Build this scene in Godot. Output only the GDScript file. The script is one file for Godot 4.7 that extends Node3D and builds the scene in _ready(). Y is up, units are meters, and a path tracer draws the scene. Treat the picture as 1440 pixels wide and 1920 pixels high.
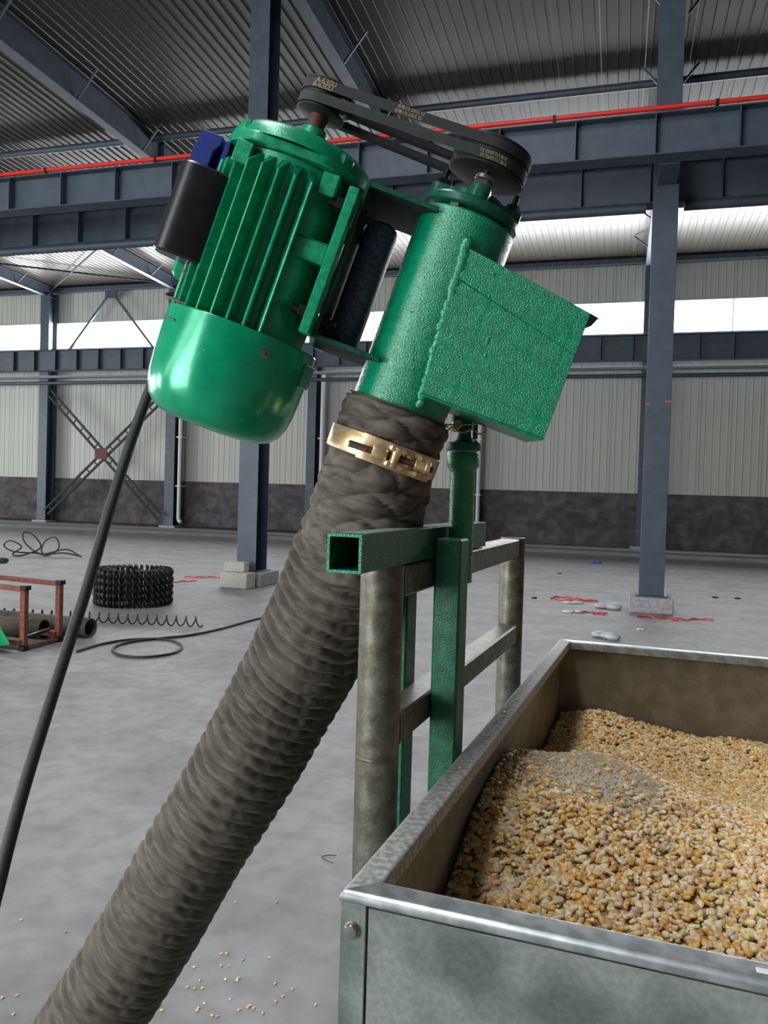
extends Node3D
# An indoor scene: a grain auger head with its electric motor, a galvanised bin of maize and the steel hall behind them.
# Three frames are used: the hall (u along the far wall, h up, w towards the far wall), the bin (q across, h up, p along its long side)
# and the auger head (e across, a along its axis, n outwards).

const HALL_TURN := -16.3
const BIN_TURN := -20.2
const HEAD_ORIGIN := Vector3(0.0165, 1.6772, -1.1079)

var used := {}
var M := {}
var rng := RandomNumberGenerator.new()
var HEAD := Transform3D()
var HALL := Transform3D()
var BIN := Transform3D()


# ---------------------------------------------------------------- mesh builder
class MB:
	var v := PackedVector3Array()
	var n := PackedVector3Array()
	var t := PackedVector2Array()
	var c := PackedColorArray()
	var ix := PackedInt32Array()
	var x := Transform3D()
	var col := Color(1, 1, 1)

	func at(origin: Vector3, b := Basis()) -> MB:
		x = Transform3D(b, origin)
		return self

	# the local Y axis along dir
	func along(origin: Vector3, dir: Vector3) -> MB:
		var y := dir.normalized()
		var h := Vector3(0, 0, 1) if absf(y.z) < 0.9 else Vector3(1, 0, 0)
		var xx := y.cross(h).normalized()
		x = Transform3D(Basis(xx, y, xx.cross(y)), origin)
		return self

	func vert(p: Vector3, nn: Vector3, uv := Vector2.ZERO) -> int:
		v.append(x * p)
		n.append((x.basis * nn).normalized())
		t.append(uv)
		c.append(col)
		return v.size() - 1

	func tri(a: int, b: int, d: int) -> void:
		var g := (v[d] - v[a]).cross(v[b] - v[a])
		if g.dot(n[a] + n[b] + n[d]) < 0.0:
			ix.append(a); ix.append(d); ix.append(b)
		else:
			ix.append(a); ix.append(b); ix.append(d)

	func quad(a: int, b: int, d: int, e: int) -> void:
		tri(a, b, d)
		tri(a, d, e)

	func flat(pts: Array, hint: Vector3) -> void:
		var nn: Vector3 = (pts[1] - pts[0]).cross(pts[2] - pts[0]).normalized()
		if nn.dot(hint) < 0.0:
			nn = -nn
		var i0 := v.size()
		for p in pts:
			vert(p, nn, Vector2(p.x + p.z, p.y))
		for k in range(1, pts.size() - 1):
			tri(i0, i0 + k, i0 + k + 1)

	func box(ctr: Vector3, size: Vector3, b := 0.0) -> MB:
		var h := size * 0.5
		b = minf(b, minf(h.x, minf(h.y, h.z)) * 0.9)
		for s in [-1.0, 1.0]:
			flat([ctr + Vector3(h.x * s, -h.y + b, -h.z + b), ctr + Vector3(h.x * s, h.y - b, -h.z + b), ctr + Vector3(h.x * s, h.y - b, h.z - b), ctr + Vector3(h.x * s, -h.y + b, h.z - b)], Vector3(s, 0, 0))
			flat([ctr + Vector3(-h.x + b, h.y * s, -h.z + b), ctr + Vector3(h.x - b, h.y * s, -h.z + b), ctr + Vector3(h.x - b, h.y * s, h.z - b), ctr + Vector3(-h.x + b, h.y * s, h.z - b)], Vector3(0, s, 0))
			flat([ctr + Vector3(-h.x + b, -h.y + b, h.z * s), ctr + Vector3(h.x - b, -h.y + b, h.z * s), ctr + Vector3(h.x - b, h.y - b, h.z * s), ctr + Vector3(-h.x + b, h.y - b, h.z * s)], Vector3(0, 0, s))
		if b > 0.0:
			for s in [-1.0, 1.0]:
				for r in [-1.0, 1.0]:
					flat([ctr + Vector3(h.x * s, (h.y - b) * r, -h.z + b), ctr + Vector3((h.x - b) * s, h.y * r, -h.z + b), ctr + Vector3((h.x - b) * s, h.y * r, h.z - b), ctr + Vector3(h.x * s, (h.y - b) * r, h.z - b)], Vector3(s, r, 0))
					flat([ctr + Vector3(h.x * s, -h.y + b, (h.z - b) * r), ctr + Vector3((h.x - b) * s, -h.y + b, h.z * r), ctr + Vector3((h.x - b) * s, h.y - b, h.z * r), ctr + Vector3(h.x * s, h.y - b, (h.z - b) * r)], Vector3(s, 0, r))
					flat([ctr + Vector3(-h.x + b, h.y * s, (h.z - b) * r), ctr + Vector3(-h.x + b, (h.y - b) * s, h.z * r), ctr + Vector3(h.x - b, (h.y - b) * s, h.z * r), ctr + Vector3(h.x - b, h.y * s, (h.z - b) * r)], Vector3(0, s, r))
					for q in [-1.0, 1.0]:
						flat([ctr + Vector3(h.x * s, (h.y - b) * r, (h.z - b) * q), ctr + Vector3((h.x - b) * s, h.y * r, (h.z - b) * q), ctr + Vector3((h.x - b) * s, (h.y - b) * r, h.z * q)], Vector3(s, r, q))
		return self

	func span(lo: Vector3, hi: Vector3, b := 0.0) -> MB:
		return box((lo + hi) * 0.5, (hi - lo).abs(), b)

	# a bar of rectangular section between two points
	func bar(p: Vector3, q: Vector3, w: float, d: float, b := 0.0) -> MB:
		var keep := x
		along(p, q - p)
		x = keep * x
		box(Vector3(0, p.distance_to(q) * 0.5, 0), Vector3(w, p.distance_to(q), d), b)
		x = keep
		return self

	# profile of (radius, height) turned about local Y; corners sharper than 38 degrees stay sharp
	func lathe(pr: Array, seg := 32, a0 := 0.0, a1 := TAU) -> MB:
		var ns: Array[Vector2] = []
		for i in pr.size() - 1:
			var d: Vector2 = pr[i + 1] - pr[i]
			ns.append(Vector2(d.y, -d.x).normalized())
		for i in pr.size() - 1:
			var na := ns[i]
			var nb := ns[i]
			if i > 0 and ns[i - 1].dot(ns[i]) > 0.79:
				na = (ns[i - 1] + ns[i]).normalized()
			if i < pr.size() - 2 and ns[i + 1].dot(ns[i]) > 0.79:
				nb = (ns[i + 1] + ns[i]).normalized()
			var i0 := v.size()
			for k in seg + 1:
				var f := a0 + (a1 - a0) * k / seg
				var cs := cos(f)
				var sn := sin(f)
				var p: Vector2 = pr[i]
				var q: Vector2 = pr[i + 1]
				vert(Vector3(p.x * cs, p.y, p.x * sn), Vector3(na.x * cs, na.y, na.x * sn), Vector2(f / TAU, p.y))
				vert(Vector3(q.x * cs, q.y, q.x * sn), Vector3(nb.x * cs, nb.y, nb.x * sn), Vector2(f / TAU, q.y))
			for k in seg:
				var j := i0 + k * 2
				quad(j, j + 1, j + 3, j + 2)
		return self

	func cyl(r: float, y0: float, y1: float, b := 0.0, seg := 24) -> MB:
		var lo := minf(y0, y1)
		var hi := maxf(y0, y1)
		if b > 0.0:
			return lathe([Vector2(0, lo), Vector2(r - b, lo), Vector2(r, lo + b), Vector2(r, hi - b), Vector2(r - b, hi), Vector2(0, hi)], seg)
		return lathe([Vector2(0, lo), Vector2(r, lo), Vector2(r, hi), Vector2(0, hi)], seg)

	# hexagon of across-corner radius r
	func hexa(r: float, y0: float, y1: float) -> MB:
		var pts := PackedVector2Array()
		for k in 6:
			pts.append(Vector2(cos(k * TAU / 6), sin(k * TAU / 6)) * r)
		return extrude(pts, y0, y1, r * 0.08)

	# polygon in the XZ plane, from y0 to y1, edges chamfered by b
	func extrude(pts: PackedVector2Array, y0: float, y1: float, b := 0.0, smooth := false) -> MB:
		if Geometry2D.is_polygon_clockwise(pts):
			pts.reverse()
		var m := pts.size()
		var inner := pts
		if b > 0.0:
			inner = PackedVector2Array()
			for k in m:
				var d0 := (pts[k] - pts[(k + m - 1) % m]).normalized()
				var d1 := (pts[(k + 1) % m] - pts[k]).normalized()
				var bis := (Vector2(-d0.y, d0.x) + Vector2(-d1.y, d1.x)).normalized()
				inner.append(pts[k] + bis * b / maxf(0.3, bis.dot(Vector2(-d0.y, d0.x))))
		var tr := Geometry2D.triangulate_polygon(inner)
		for s in 2:
			var i0 := v.size()
			for p in inner:
				vert(Vector3(p.x, y1 if s else y0, p.y), Vector3(0, 1 if s else -1, 0), p)
			for k in range(0, tr.size(), 3):
				tri(i0 + tr[k], i0 + tr[k + 1], i0 + tr[k + 2])
		var mid := Vector2.ZERO
		for p in pts:
			mid += p / m
		for k in m:
			var p := pts[k]
			var q := pts[(k + 1) % m]
			var d := q - p
			var o := Vector3(d.y, 0, -d.x).normalized()
			if smooth:
				var dp := p - pts[(k + m - 1) % m]
				var dq := pts[(k + 2) % m] - q
				var np := (Vector3(dp.y, 0, -dp.x).normalized() + o).normalized()
				var nq := (Vector3(dq.y, 0, -dq.x).normalized() + o).normalized()
				if np.dot(o) < 0.8: np = o
				if nq.dot(o) < 0.8: nq = o
				var a := vert(Vector3(p.x, y0 + b, p.y), np)
				var e := vert(Vector3(q.x, y0 + b, q.y), nq)
				var f := vert(Vector3(q.x, y1 - b, q.y), nq)
				var g := vert(Vector3(p.x, y1 - b, p.y), np)
				quad(a, e, f, g)
			else:
				flat([Vector3(p.x, y0 + b, p.y), Vector3(q.x, y0 + b, q.y), Vector3(q.x, y1 - b, q.y), Vector3(p.x, y1 - b, p.y)], o)
			if b > 0.0:
				var ip := inner[k]
				var iq := inner[(k + 1) % m]
				flat([Vector3(p.x, y1 - b, p.y), Vector3(q.x, y1 - b, q.y), Vector3(iq.x, y1, iq.y), Vector3(ip.x, y1, ip.y)], o + Vector3.UP)
				flat([Vector3(p.x, y0 + b, p.y), Vector3(q.x, y0 + b, q.y), Vector3(iq.x, y0, iq.y), Vector3(ip.x, y0, ip.y)], o - Vector3.UP)
		return self

	# round wire or pipe along points
	func sweep(pts: Array, r: float, seg := 8, closed := false, caps := true) -> MB:
		var m := pts.size()
		var up := Vector3.UP
		var prev := Vector3.ZERO
		var i0 := v.size()
		var run := 0.0
		for k in m:
			var p: Vector3 = pts[k]
			var a: Vector3 = pts[(k + m - 1) % m] if (closed or k > 0) else p
			var b: Vector3 = pts[(k + 1) % m] if (closed or k < m - 1) else p
			var d := (b - a).normalized()
			if k == 0:
				up = d.cross(Vector3(0.31, 0.9, 0.2)).normalized()
			else:
				up = (up - d * up.dot(d)).normalized()
				run += p.distance_to(prev)
			prev = p
			var side := d.cross(up)
			for j in seg + 1:
				var f := TAU * j / seg
				var o := up * cos(f) + side * sin(f)
				vert(p + o * r, o, Vector2(float(j) / seg, run))
		for k in (m if closed else m - 1):
			for j in seg:
				var q0 := i0 + k * (seg + 1) + j
				var q1 := i0 + ((k + 1) % m) * (seg + 1) + j
				quad(q0, q0 + 1, q1 + 1, q1)
		if caps and not closed:
			for e in 2:
				var base := i0 + (m - 1) * (seg + 1) * e
				var d2: Vector3 = (pts[m - 1] - pts[m - 2]) if e else (pts[0] - pts[1])
				var j0 := v.size()
				var keep := x
				x = Transform3D()
				for j in seg:
					vert(v[base + j], keep.basis * d2)
				x = keep
				for j in range(1, seg - 1):
					tri(j0, j0 + j, j0 + j + 1)
		return self

	func mesh() -> ArrayMesh:
		var arr := []
		arr.resize(Mesh.ARRAY_MAX)
		arr[Mesh.ARRAY_VERTEX] = v
		arr[Mesh.ARRAY_NORMAL] = n
		arr[Mesh.ARRAY_TEX_UV] = t
		arr[Mesh.ARRAY_COLOR] = c
		arr[Mesh.ARRAY_INDEX] = ix
		var m := ArrayMesh.new()
		m.add_surface_from_arrays(Mesh.PRIMITIVE_TRIANGLES, arr)
		return m


# ---------------------------------------------------------------- nodes
func numbered(called: String) -> String:
	if not used.has(called):
		used[called] = 0
		return called
	used[called] += 1
	return "%s_%03d" % [called, used[called]]


func meta(o: Node, label: String, category: String, group := "", kind := "") -> void:
	if label: o.set_meta("label", label)
	if category: o.set_meta("category", category)
	if group: o.set_meta("group", group)
	if kind: o.set_meta("kind", kind)


func thing(called: String, label: String, category: String, where: Transform3D, group := "", kind := "") -> Node3D:
	var o := Node3D.new()
	o.name = numbered(called)
	o.transform = where
	meta(o, label, category, group, kind)
	add_child(o)
	return o


func part(called: String, shape, m: Material, parent: Node, where := Transform3D()) -> MeshInstance3D:
	var o := MeshInstance3D.new()
	o.name = called
	o.mesh = shape.mesh() if shape is MB else shape
	o.material_override = m
	o.transform = where
	parent.add_child(o, true)
	return o


func single(called: String, label: String, category: String, shape, m: Material, where := Transform3D(), group := "", kind := "") -> MeshInstance3D:
	var o := MeshInstance3D.new()
	o.name = numbered(called)
	o.mesh = shape.mesh() if shape is MB else shape
	o.material_override = m
	o.transform = where
	meta(o, label, category, group, kind)
	add_child(o)
	return o


func hall(u: float, h: float, w: float, b := Basis()) -> Transform3D:
	return HALL * Transform3D(b, Vector3(u, h, -w))


func bin(q: float, h: float, p: float) -> Transform3D:
	return BIN * Transform3D(Basis(), Vector3(q, h, -p))


# ---------------------------------------------------------------- materials
func noise_tex(seed_: int, freq: float, lo: Color, hi: Color, mid := Color(-1, 0, 0), octaves := 4, size := 512, kind := FastNoiseLite.TYPE_SIMPLEX_SMOOTH, p0 := 0.25, p1 := 0.75) -> NoiseTexture2D:
	var f := FastNoiseLite.new()
	f.seed = seed_
	f.noise_type = kind
	f.frequency = freq
	f.fractal_octaves = octaves
	var tx := NoiseTexture2D.new()
	tx.width = size
	tx.height = size
	tx.seamless = true
	tx.noise = f
	var g := Gradient.new()
	g.set_color(0, lo)
	g.set_offset(0, p0)
	g.set_color(1, hi)
	g.set_offset(1, p1)
	if mid.r >= 0.0:
		g.add_point((p0 + p1) * 0.5, mid)
	tx.color_ramp = g
	return tx


func bump_tex(seed_: int, freq: float, strength: float, octaves := 3, size := 512, kind := FastNoiseLite.TYPE_SIMPLEX_SMOOTH) -> NoiseTexture2D:
	var f := FastNoiseLite.new()
	f.seed = seed_
	f.noise_type = kind
	f.frequency = freq
	f.fractal_octaves = octaves
	var tx := NoiseTexture2D.new()
	tx.width = size
	tx.height = size
	tx.seamless = true
	tx.noise = f
	tx.as_normal_map = true
	tx.bump_strength = strength
	return tx


func mat(called: String, color: Color, rough: float, metal := 0.0) -> StandardMaterial3D:
	var m := StandardMaterial3D.new()
	m.resource_name = called
	m.albedo_color = color
	m.roughness = rough
	m.metallic = metal
	M[called] = m
	return m


func tri_map(m: StandardMaterial3D, scale: float, tex: Texture2D, normal: Texture2D = null, strength := 1.0, world := false) -> void:
	m.uv1_triplanar = true
	m.uv1_world_triplanar = world
	m.uv1_scale = Vector3.ONE * scale
	m.albedo_texture = tex
	if normal:
		m.normal_enabled = true
		m.normal_texture = normal
		m.normal_scale = strength


func detail(m: StandardMaterial3D, scale: float, tex: Texture2D, world := false) -> void:
	m.detail_enabled = true
	m.detail_albedo = tex
	m.detail_blend_mode = BaseMaterial3D.BLEND_MODE_MUL
	m.detail_uv_layer = BaseMaterial3D.DETAIL_UV_2
	m.uv2_triplanar = true
	m.uv2_world_triplanar = world
	m.uv2_scale = Vector3.ONE * scale


func rgb(r: int, g: int, b: int) -> Color:
	return Color8(r, g, b)


func materials() -> void:
	var W_ := Color.WHITE
	# painted metal of the machine
	var peel := bump_tex(3, 0.09, 3.0, 2)
	var lumpy := bump_tex(9, 0.085, 6.0, 4)
	var m := mat("hammered_green", rgb(4, 138, 97), 0.24, 0.1)
	tri_map(m, 9.0, noise_tex(5, 0.012, rgb(225, 225, 225), W_), lumpy, 0.85)
	m.metallic_specular = 0.6
	m = mat("motor_green", rgb(3, 157, 109), 0.3, 0.15)
	tri_map(m, 9.0, noise_tex(6, 0.012, rgb(215, 215, 215), W_), peel, 0.4)
	m.metallic_specular = 0.6
	m = mat("cover_green", rgb(3, 158, 112), 0.2, 0.2)
	tri_map(m, 5.0, noise_tex(7, 0.01, rgb(232, 232, 232), W_), bump_tex(4, 0.03, 1.2, 2), 0.15)
	var chips := noise_tex(31, 0.016, Color(1, 1, 1, 0), Color8(122, 116, 112, 255), Color(-1, 0, 0), 4, 512, FastNoiseLite.TYPE_SIMPLEX, 0.95, 0.956)
	m.detail_enabled = true
	m.detail_albedo = chips
	m.detail_blend_mode = BaseMaterial3D.BLEND_MODE_MIX
	m.detail_uv_layer = BaseMaterial3D.DETAIL_UV_2
	m.uv2_triplanar = true
	m.uv2_scale = Vector3(5.0, 3.2, 5.0)
	m = mat("frame_green", rgb(6, 100, 70), 0.5)
	tri_map(m, 6.0, noise_tex(8, 0.015, rgb(190, 200, 195), W_), peel, 0.35)
	m = mat("flange_green", rgb(24, 92, 72), 0.28, 0.1)
	tri_map(m, 12.0, noise_tex(12, 0.015, rgb(200, 205, 205), W_), peel, 0.2)
	m = mat("bracket_green", rgb(20, 46, 40), 0.75)
	tri_map(m, 10.0, noise_tex(13, 0.02, rgb(170, 170, 170), W_), peel, 0.35)
	m = mat("strut_blue", rgb(88, 97, 118), 0.45)
	tri_map(m, 10.0, noise_tex(14, 0.02, rgb(160, 160, 165), W_), peel, 0.6)
	m = mat("dust_on_green", rgb(150, 156, 148), 0.95)
	tri_map(m, 20.0, noise_tex(15, 0.03, rgb(170, 170, 165), W_))
	m = mat("bare_steel", rgb(150, 146, 138), 0.28, 0.9)
	m = mat("dark_steel", rgb(40, 40, 44), 0.45, 0.7)
	tri_map(m, 40.0, noise_tex(16, 0.03, rgb(170, 165, 160), W_))
	m = mat("rusty_steel", rgb(112, 74, 54), 0.6, 0.3)
	tri_map(m, 40.0, noise_tex(17, 0.03, rgb(140, 130, 120), W_))
	m = mat("zinc_yellow", rgb(218, 204, 178), 0.33, 0.7)
	tri_map(m, 14.0, noise_tex(18, 0.012, rgb(230, 212, 172), rgb(255, 244, 236), rgb(245, 228, 200)))
	m = mat("pin_gold", rgb(168, 152, 84), 0.3, 0.8)
	m = mat("black_plastic", rgb(28, 29, 32), 0.3)
	tri_map(m, 8.0, noise_tex(19, 0.01, rgb(200, 200, 205), W_), bump_tex(20, 0.02, 1.0, 2), 0.15)
	m = mat("blue_plastic", rgb(24, 44, 118), 0.34)
	m = mat("grey_foam", rgb(66, 64, 62), 0.9)
	m = mat("wire_brown", rgb(96, 62, 52), 0.6)
	m = mat("pulley_black", rgb(24, 23, 23), 0.6, 0.2)
	m = mat("belt_rubber", rgb(36, 35, 36), 0.7)
	tri_map(m, 30.0, noise_tex(21, 0.02, rgb(190, 190, 190), W_))
	m = mat("belt_rubber_green", rgb(36, 44, 41), 0.7)
	tri_map(m, 9.0, noise_tex(22, 0.012, rgb(215, 205, 205), rgb(210, 255, 235), Color(-1, 0, 0), 5))
	m = mat("belt_print", rgb(168, 158, 112), 0.8)
	m = mat("cable_rubber", rgb(42, 43, 44), 0.6)
	tri_map(m, 12.0, noise_tex(23, 0.02, rgb(185, 185, 185), W_))
	m = mat("hose_rubber", rgb(92, 87, 76), 0.8)
	m.albedo_texture = noise_tex(24, 0.014, rgb(196, 194, 188), W_, rgb(232, 229, 222), 4)
	m.uv1_scale = Vector3(1.0, 12.0, 1.0)
	m.normal_enabled = true
	m.normal_texture = bump_tex(25, 0.05, 2.0, 3)
	m.normal_scale = 0.3
	m.detail_enabled = true
	m.detail_albedo = noise_tex(26, 0.022, Color(1, 1, 1, 0), Color8(176, 170, 150, 200), Color(-1, 0, 0), 3, 512, FastNoiseLite.TYPE_SIMPLEX, 0.945, 0.985)
	m.detail_blend_mode = BaseMaterial3D.BLEND_MODE_MIX
	m.detail_uv_layer = BaseMaterial3D.DETAIL_UV_1
	m = mat("hose_rubber_plain", rgb(88, 84, 72), 0.85)
	tri_map(m, 3.0, noise_tex(52, 0.02, rgb(190, 188, 180), W_))
	# galvanised sheet
	m = mat("galvanised", rgb(146, 154, 149), 0.42, 0.35)
	tri_map(m, 1.5, noise_tex(27, 0.009, rgb(176, 186, 184), rgb(250, 250, 246), rgb(216, 222, 218), 3), bump_tex(28, 0.004, 1.5, 2), 0.1)
	detail(m, 11.0, noise_tex(29, 0.02, rgb(232, 234, 232), W_))
	m = mat("galvanised_rim", rgb(166, 171, 170), 0.3, 0.55)
	tri_map(m, 6.0, noise_tex(50, 0.012, rgb(205, 210, 210), W_, rgb(232, 236, 236), 4), bump_tex(51, 0.01, 1.0, 2), 0.1)
	m = mat("galvanised_rim_dusty", rgb(196, 196, 190), 0.65, 0.1)
	tri_map(m, 9.0, noise_tex(53, 0.02, rgb(186, 190, 196), W_, rgb(226, 226, 222), 5))
	detail(m, 40.0, noise_tex(54, 0.04, rgb(205, 205, 205), W_))
	m = mat("galvanised_maize_bounce", rgb(150, 144, 128), 0.6, 0.45)  # tan tint puts light reflected off the maize into the sheet colour
	tri_map(m, 2.2, noise_tex(30, 0.012, rgb(216, 212, 204), rgb(248, 246, 240), rgb(232, 228, 222), 4))
	detail(m, 14.0, noise_tex(31, 0.02, rgb(238, 236, 232), W_))
	m = mat("galvanised_pipe", rgb(128, 126, 116), 0.45, 0.5)
	tri_map(m, 5.0, noise_tex(32, 0.014, rgb(176, 172, 160), rgb(240, 244, 240), rgb(212, 212, 204), 4))
	detail(m, 18.0, noise_tex(33, 0.02, rgb(222, 222, 218), W_))
	m = mat("weld_rust", rgb(86, 66, 54), 0.7, 0.2)
	tri_map(m, 30.0, noise_tex(34, 0.03, rgb(150, 140, 130), W_))
	# maize
	m = mat("maize", W_, 0.42)
	m.vertex_color_use_as_albedo = true
	m.subsurf_scatter_enabled = false
	m = mat("maize_bed", W_, 0.9)
	tri_map(m, 7.0, noise_tex(35, 0.06, rgb(116, 92, 58), rgb(190, 158, 104), rgb(150, 122, 80), 4), bump_tex(36, 0.07, 6.0, 3), 0.9)
	m = mat("chaff", W_, 0.95)
	m.vertex_color_use_as_albedo = true
	# hall
	m = mat("floor_concrete", rgb(150, 150, 149), 0.6)
	tri_map(m, 0.16, noise_tex(40, 0.007, rgb(226, 224, 222), W_, rgb(243, 243, 243), 6, 1024), bump_tex(41, 0.03, 0.6, 4), 0.12, true)
	detail(m, 0.9, noise_tex(42, 0.006, rgb(232, 231, 229), W_, rgb(246, 246, 246), 6, 1024), true)
	m = mat("masonry", rgb(98, 95, 96), 0.92)
	tri_map(m, 0.25, noise_tex(43, 0.01, rgb(196, 188, 184), W_, rgb(226, 225, 226), 4), bump_tex(44, 0.03, 2.0, 3), 0.4, true)
	detail(m, 0.6, noise_tex(45, 0.008, rgb(205, 205, 205), W_), true)
	m = mat("cladding", rgb(172, 174, 166), 0.5)
	m = mat("roof_sheet", rgb(58, 55, 50), 0.34)  # dimness of the poorly lit roof is put into this dark grey
	m = mat("steel_blue", rgb(66, 79, 91), 0.5, 0.05)
	tri_map(m, 0.5, noise_tex(46, 0.012, rgb(220, 222, 224), W_), null, 1.0, true)
	m = mat("brace_dark", rgb(26, 28, 33), 0.7)
	m = mat("channel_grey", rgb(118, 122, 126), 0.6)
	m = mat("brace_oxide", rgb(96, 44, 40), 0.7)
	m = mat("rail_red", rgb(206, 34, 20), 0.45)
	m = mat("pipe_white", rgb(196, 198, 198), 0.4)
	m = mat("pedestal_concrete", rgb(168, 168, 172), 0.8)
	tri_map(m, 1.2, noise_tex(47, 0.02, rgb(215, 212, 210), W_), null, 1.0, true)
	m = mat("foam_white", rgb(204, 202, 196), 0.9)
	tri_map(m, 4.0, noise_tex(48, 0.02, rgb(205, 198, 188), W_))
	m = mat("dark_strip", rgb(34, 33, 33), 0.9)
	m = mat("daylight_pane", rgb(235, 240, 248), 0.5)
	m.emission_enabled = true
	m.emission = rgb(240, 246, 255)
	m.emission_energy_multiplier = 4.0
	# small floor items
	m = mat("spring_black", rgb(22, 22, 24), 0.55, 0.2)
	m = mat("rust_frame", rgb(124, 70, 48), 0.75, 0.1)
	tri_map(m, 3.0, noise_tex(49, 0.01, rgb(205, 195, 188), W_))
	m = mat("ribbon_red", rgb(214, 60, 52), 0.7)
	m = mat("paper_white", rgb(214, 214, 210), 0.9)
	m = mat("plastic_grey", rgb(176, 178, 184), 0.5)
	m = mat("litter_blue", rgb(70, 104, 150), 0.7)
	m = mat("litter_dark", rgb(44, 46, 46), 0.8)
	m = mat("tray_green", rgb(10, 140, 86), 0.35)


# ---------------------------------------------------------------- scene
func _ready() -> void:
	rng.seed = 20120612
	HALL = Transform3D(Basis(Vector3.UP, deg_to_rad(HALL_TURN)), Vector3.ZERO)
	BIN = Transform3D(Basis(Vector3.UP, deg_to_rad(BIN_TURN)), Vector3.ZERO)
	var a := Vector3(0.3212, 0.9454, 0.0559).normalized()
	var e := Vector3(0.9467, -0.3221, 0.0086)
	e = (e - a * e.dot(a)).normalized()
	HEAD = Transform3D(Basis(e, a, e.cross(a)), HEAD_ORIGIN)

	# camera
	var cam := Camera3D.new()
	cam.name = "camera"
	cam.fov = 2.0 * rad_to_deg(atan(960.0 / 1497.0))
	cam.near = 0.05
	cam.far = 200.0
	cam.position = Vector3(0, 1.56, 0)
	cam.rotation_degrees = Vector3(-1.3, 0, 1.69)
	cam.current = true
	add_child(cam)

	# overcast sky outside, seen through no opening but lighting what is outdoors
	var env := Environment.new()
	env.background_mode = Environment.BG_SKY
	var sky := Sky.new()
	var sm := ProceduralSkyMaterial.new()
	sm.sky_top_color = rgb(205, 214, 226)
	sm.sky_horizon_color = rgb(226, 230, 234)
	sm.ground_bottom_color = rgb(120, 118, 114)
	sm.ground_horizon_color = rgb(180, 178, 174)
	sky.sky_material = sm
	env.sky = sky
	env.tonemap_mode = Environment.TONE_MAPPER_LINEAR
	env.tonemap_exposure = EXPOSURE
	env.sdfgi_enabled = true
	env.ssao_enabled = true
	env.ssil_enabled = true
	var we := WorldEnvironment.new()
	we.name = "environment"
	we.environment = env
	add_child(we)

	# daylight through the window strips: one soft light of the size of each strip, just inside its panes
	daylight("window_light_far", hall(-9.0, 7.68, 27.9, Basis(Vector3.UP, PI)), Vector2(44.0, 1.05), L_FAR)
	daylight("window_light_back", hall(-18.2, 7.0, -8.85), Vector2(28.0, 1.9), L_BACK)
	for w in [-1.0, 8.0, 17.0]:
		daylight("window_light_gable", hall(-32.85, 3.6, w, Basis(Vector3.UP, -PI / 2)), Vector2(4.4, 5.6), L_GABLE)
	daylight("added_skylight_light", hall(-2.67, roof_h(-2.2) - 0.08, -2.2, Basis(Vector3.RIGHT, -PI / 2 - atan(0.028))), Vector2(1.6, 14.2), L_SKYLIGHT)  # light of the added, unseen skylight; brightens the maize from overhead
	daylight("door_light_back", hall(-11.0, 2.55, -8.9), Vector2(10.0, 5.0), L_DOOR)

	materials()
	build_shell()
	build_steel()
	build_bin()
	build_stand()
	build_hose()
	build_auger_head()
	build_motor()
	build_belts()
	build_clamp_and_pins()
	build_floor_items()
	build_maize()


const EXPOSURE := 1.0
const L_FAR := 30.0
const L_SKYLIGHT := 9.0
const L_BACK := 2.5
const L_GABLE := 15.0
const L_DOOR := 14.0


# an area light of even radiance "bright"
func daylight(called: String, where: Transform3D, size: Vector2, bright: float) -> void:
	var l := AreaLight3D.new()
	l.name = called
	l.area_size = size
	l.light_energy = bright * size.x * size.y / PI
	l.light_color = rgb(250, 251, 253)
	l.shadow_enabled = true
	l.set("area_range", 120.0)
	l.transform = where
	add_child(l)


# ---------------------------------------------------------------- room shell
func roof_h(w: float) -> float:
	return 9.66 + (28.0 - w) * 0.028


# a ribbed sheet in the XY plane, ribs along Y, facing +Z
func ribbed(width: float, height: float, ribs: int, depth: float, rib_w: float) -> MB:
	var b := MB.new()
	var pts: Array[Vector2] = [Vector2(0, 0)]
	for k in ribs:
		var cx := width * (k + 0.5) / ribs
		pts.append(Vector2(cx - rib_w, 0))
		pts.append(Vector2(cx - rib_w * 0.55, depth))
		pts.append(Vector2(cx + rib_w * 0.55, depth))
		pts.append(Vector2(cx + rib_w, 0))
	pts.append(Vector2(width, 0))
	for k in pts.size() - 1:
		var p := pts[k]
		var q := pts[k + 1]
		b.flat([Vector3(p.x, 0, p.y), Vector3(q.x, 0, q.y), Vector3(q.x, height, q.y), Vector3(p.x, height, p.y)], Vector3(0, 0, 1))
	b.flat([Vector3(0, 0, -0.03), Vector3(width, 0, -0.03), Vector3(width, height, -0.03), Vector3(0, height, -0.03)], Vector3(0, 0, -1))
	for s in [0.0, width]:
		b.flat([Vector3(s, 0, -0.03), Vector3(s, height, -0.03), Vector3(s, height, 0), Vector3(s, 0, 0)], Vector3(s - 0.1, 0, 0))
	for s in [0.0, height]:
		b.flat([Vector3(0, s, -0.03), Vector3(width, s, -0.03), Vector3(width, s, 0), Vector3(0, s, 0)], Vector3(0, s - 0.1, 0))
	return b


func structure(called: String, where: Transform3D, label: String) -> Node3D:
	return thing(called, label, "", where, "", "structure")


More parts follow.
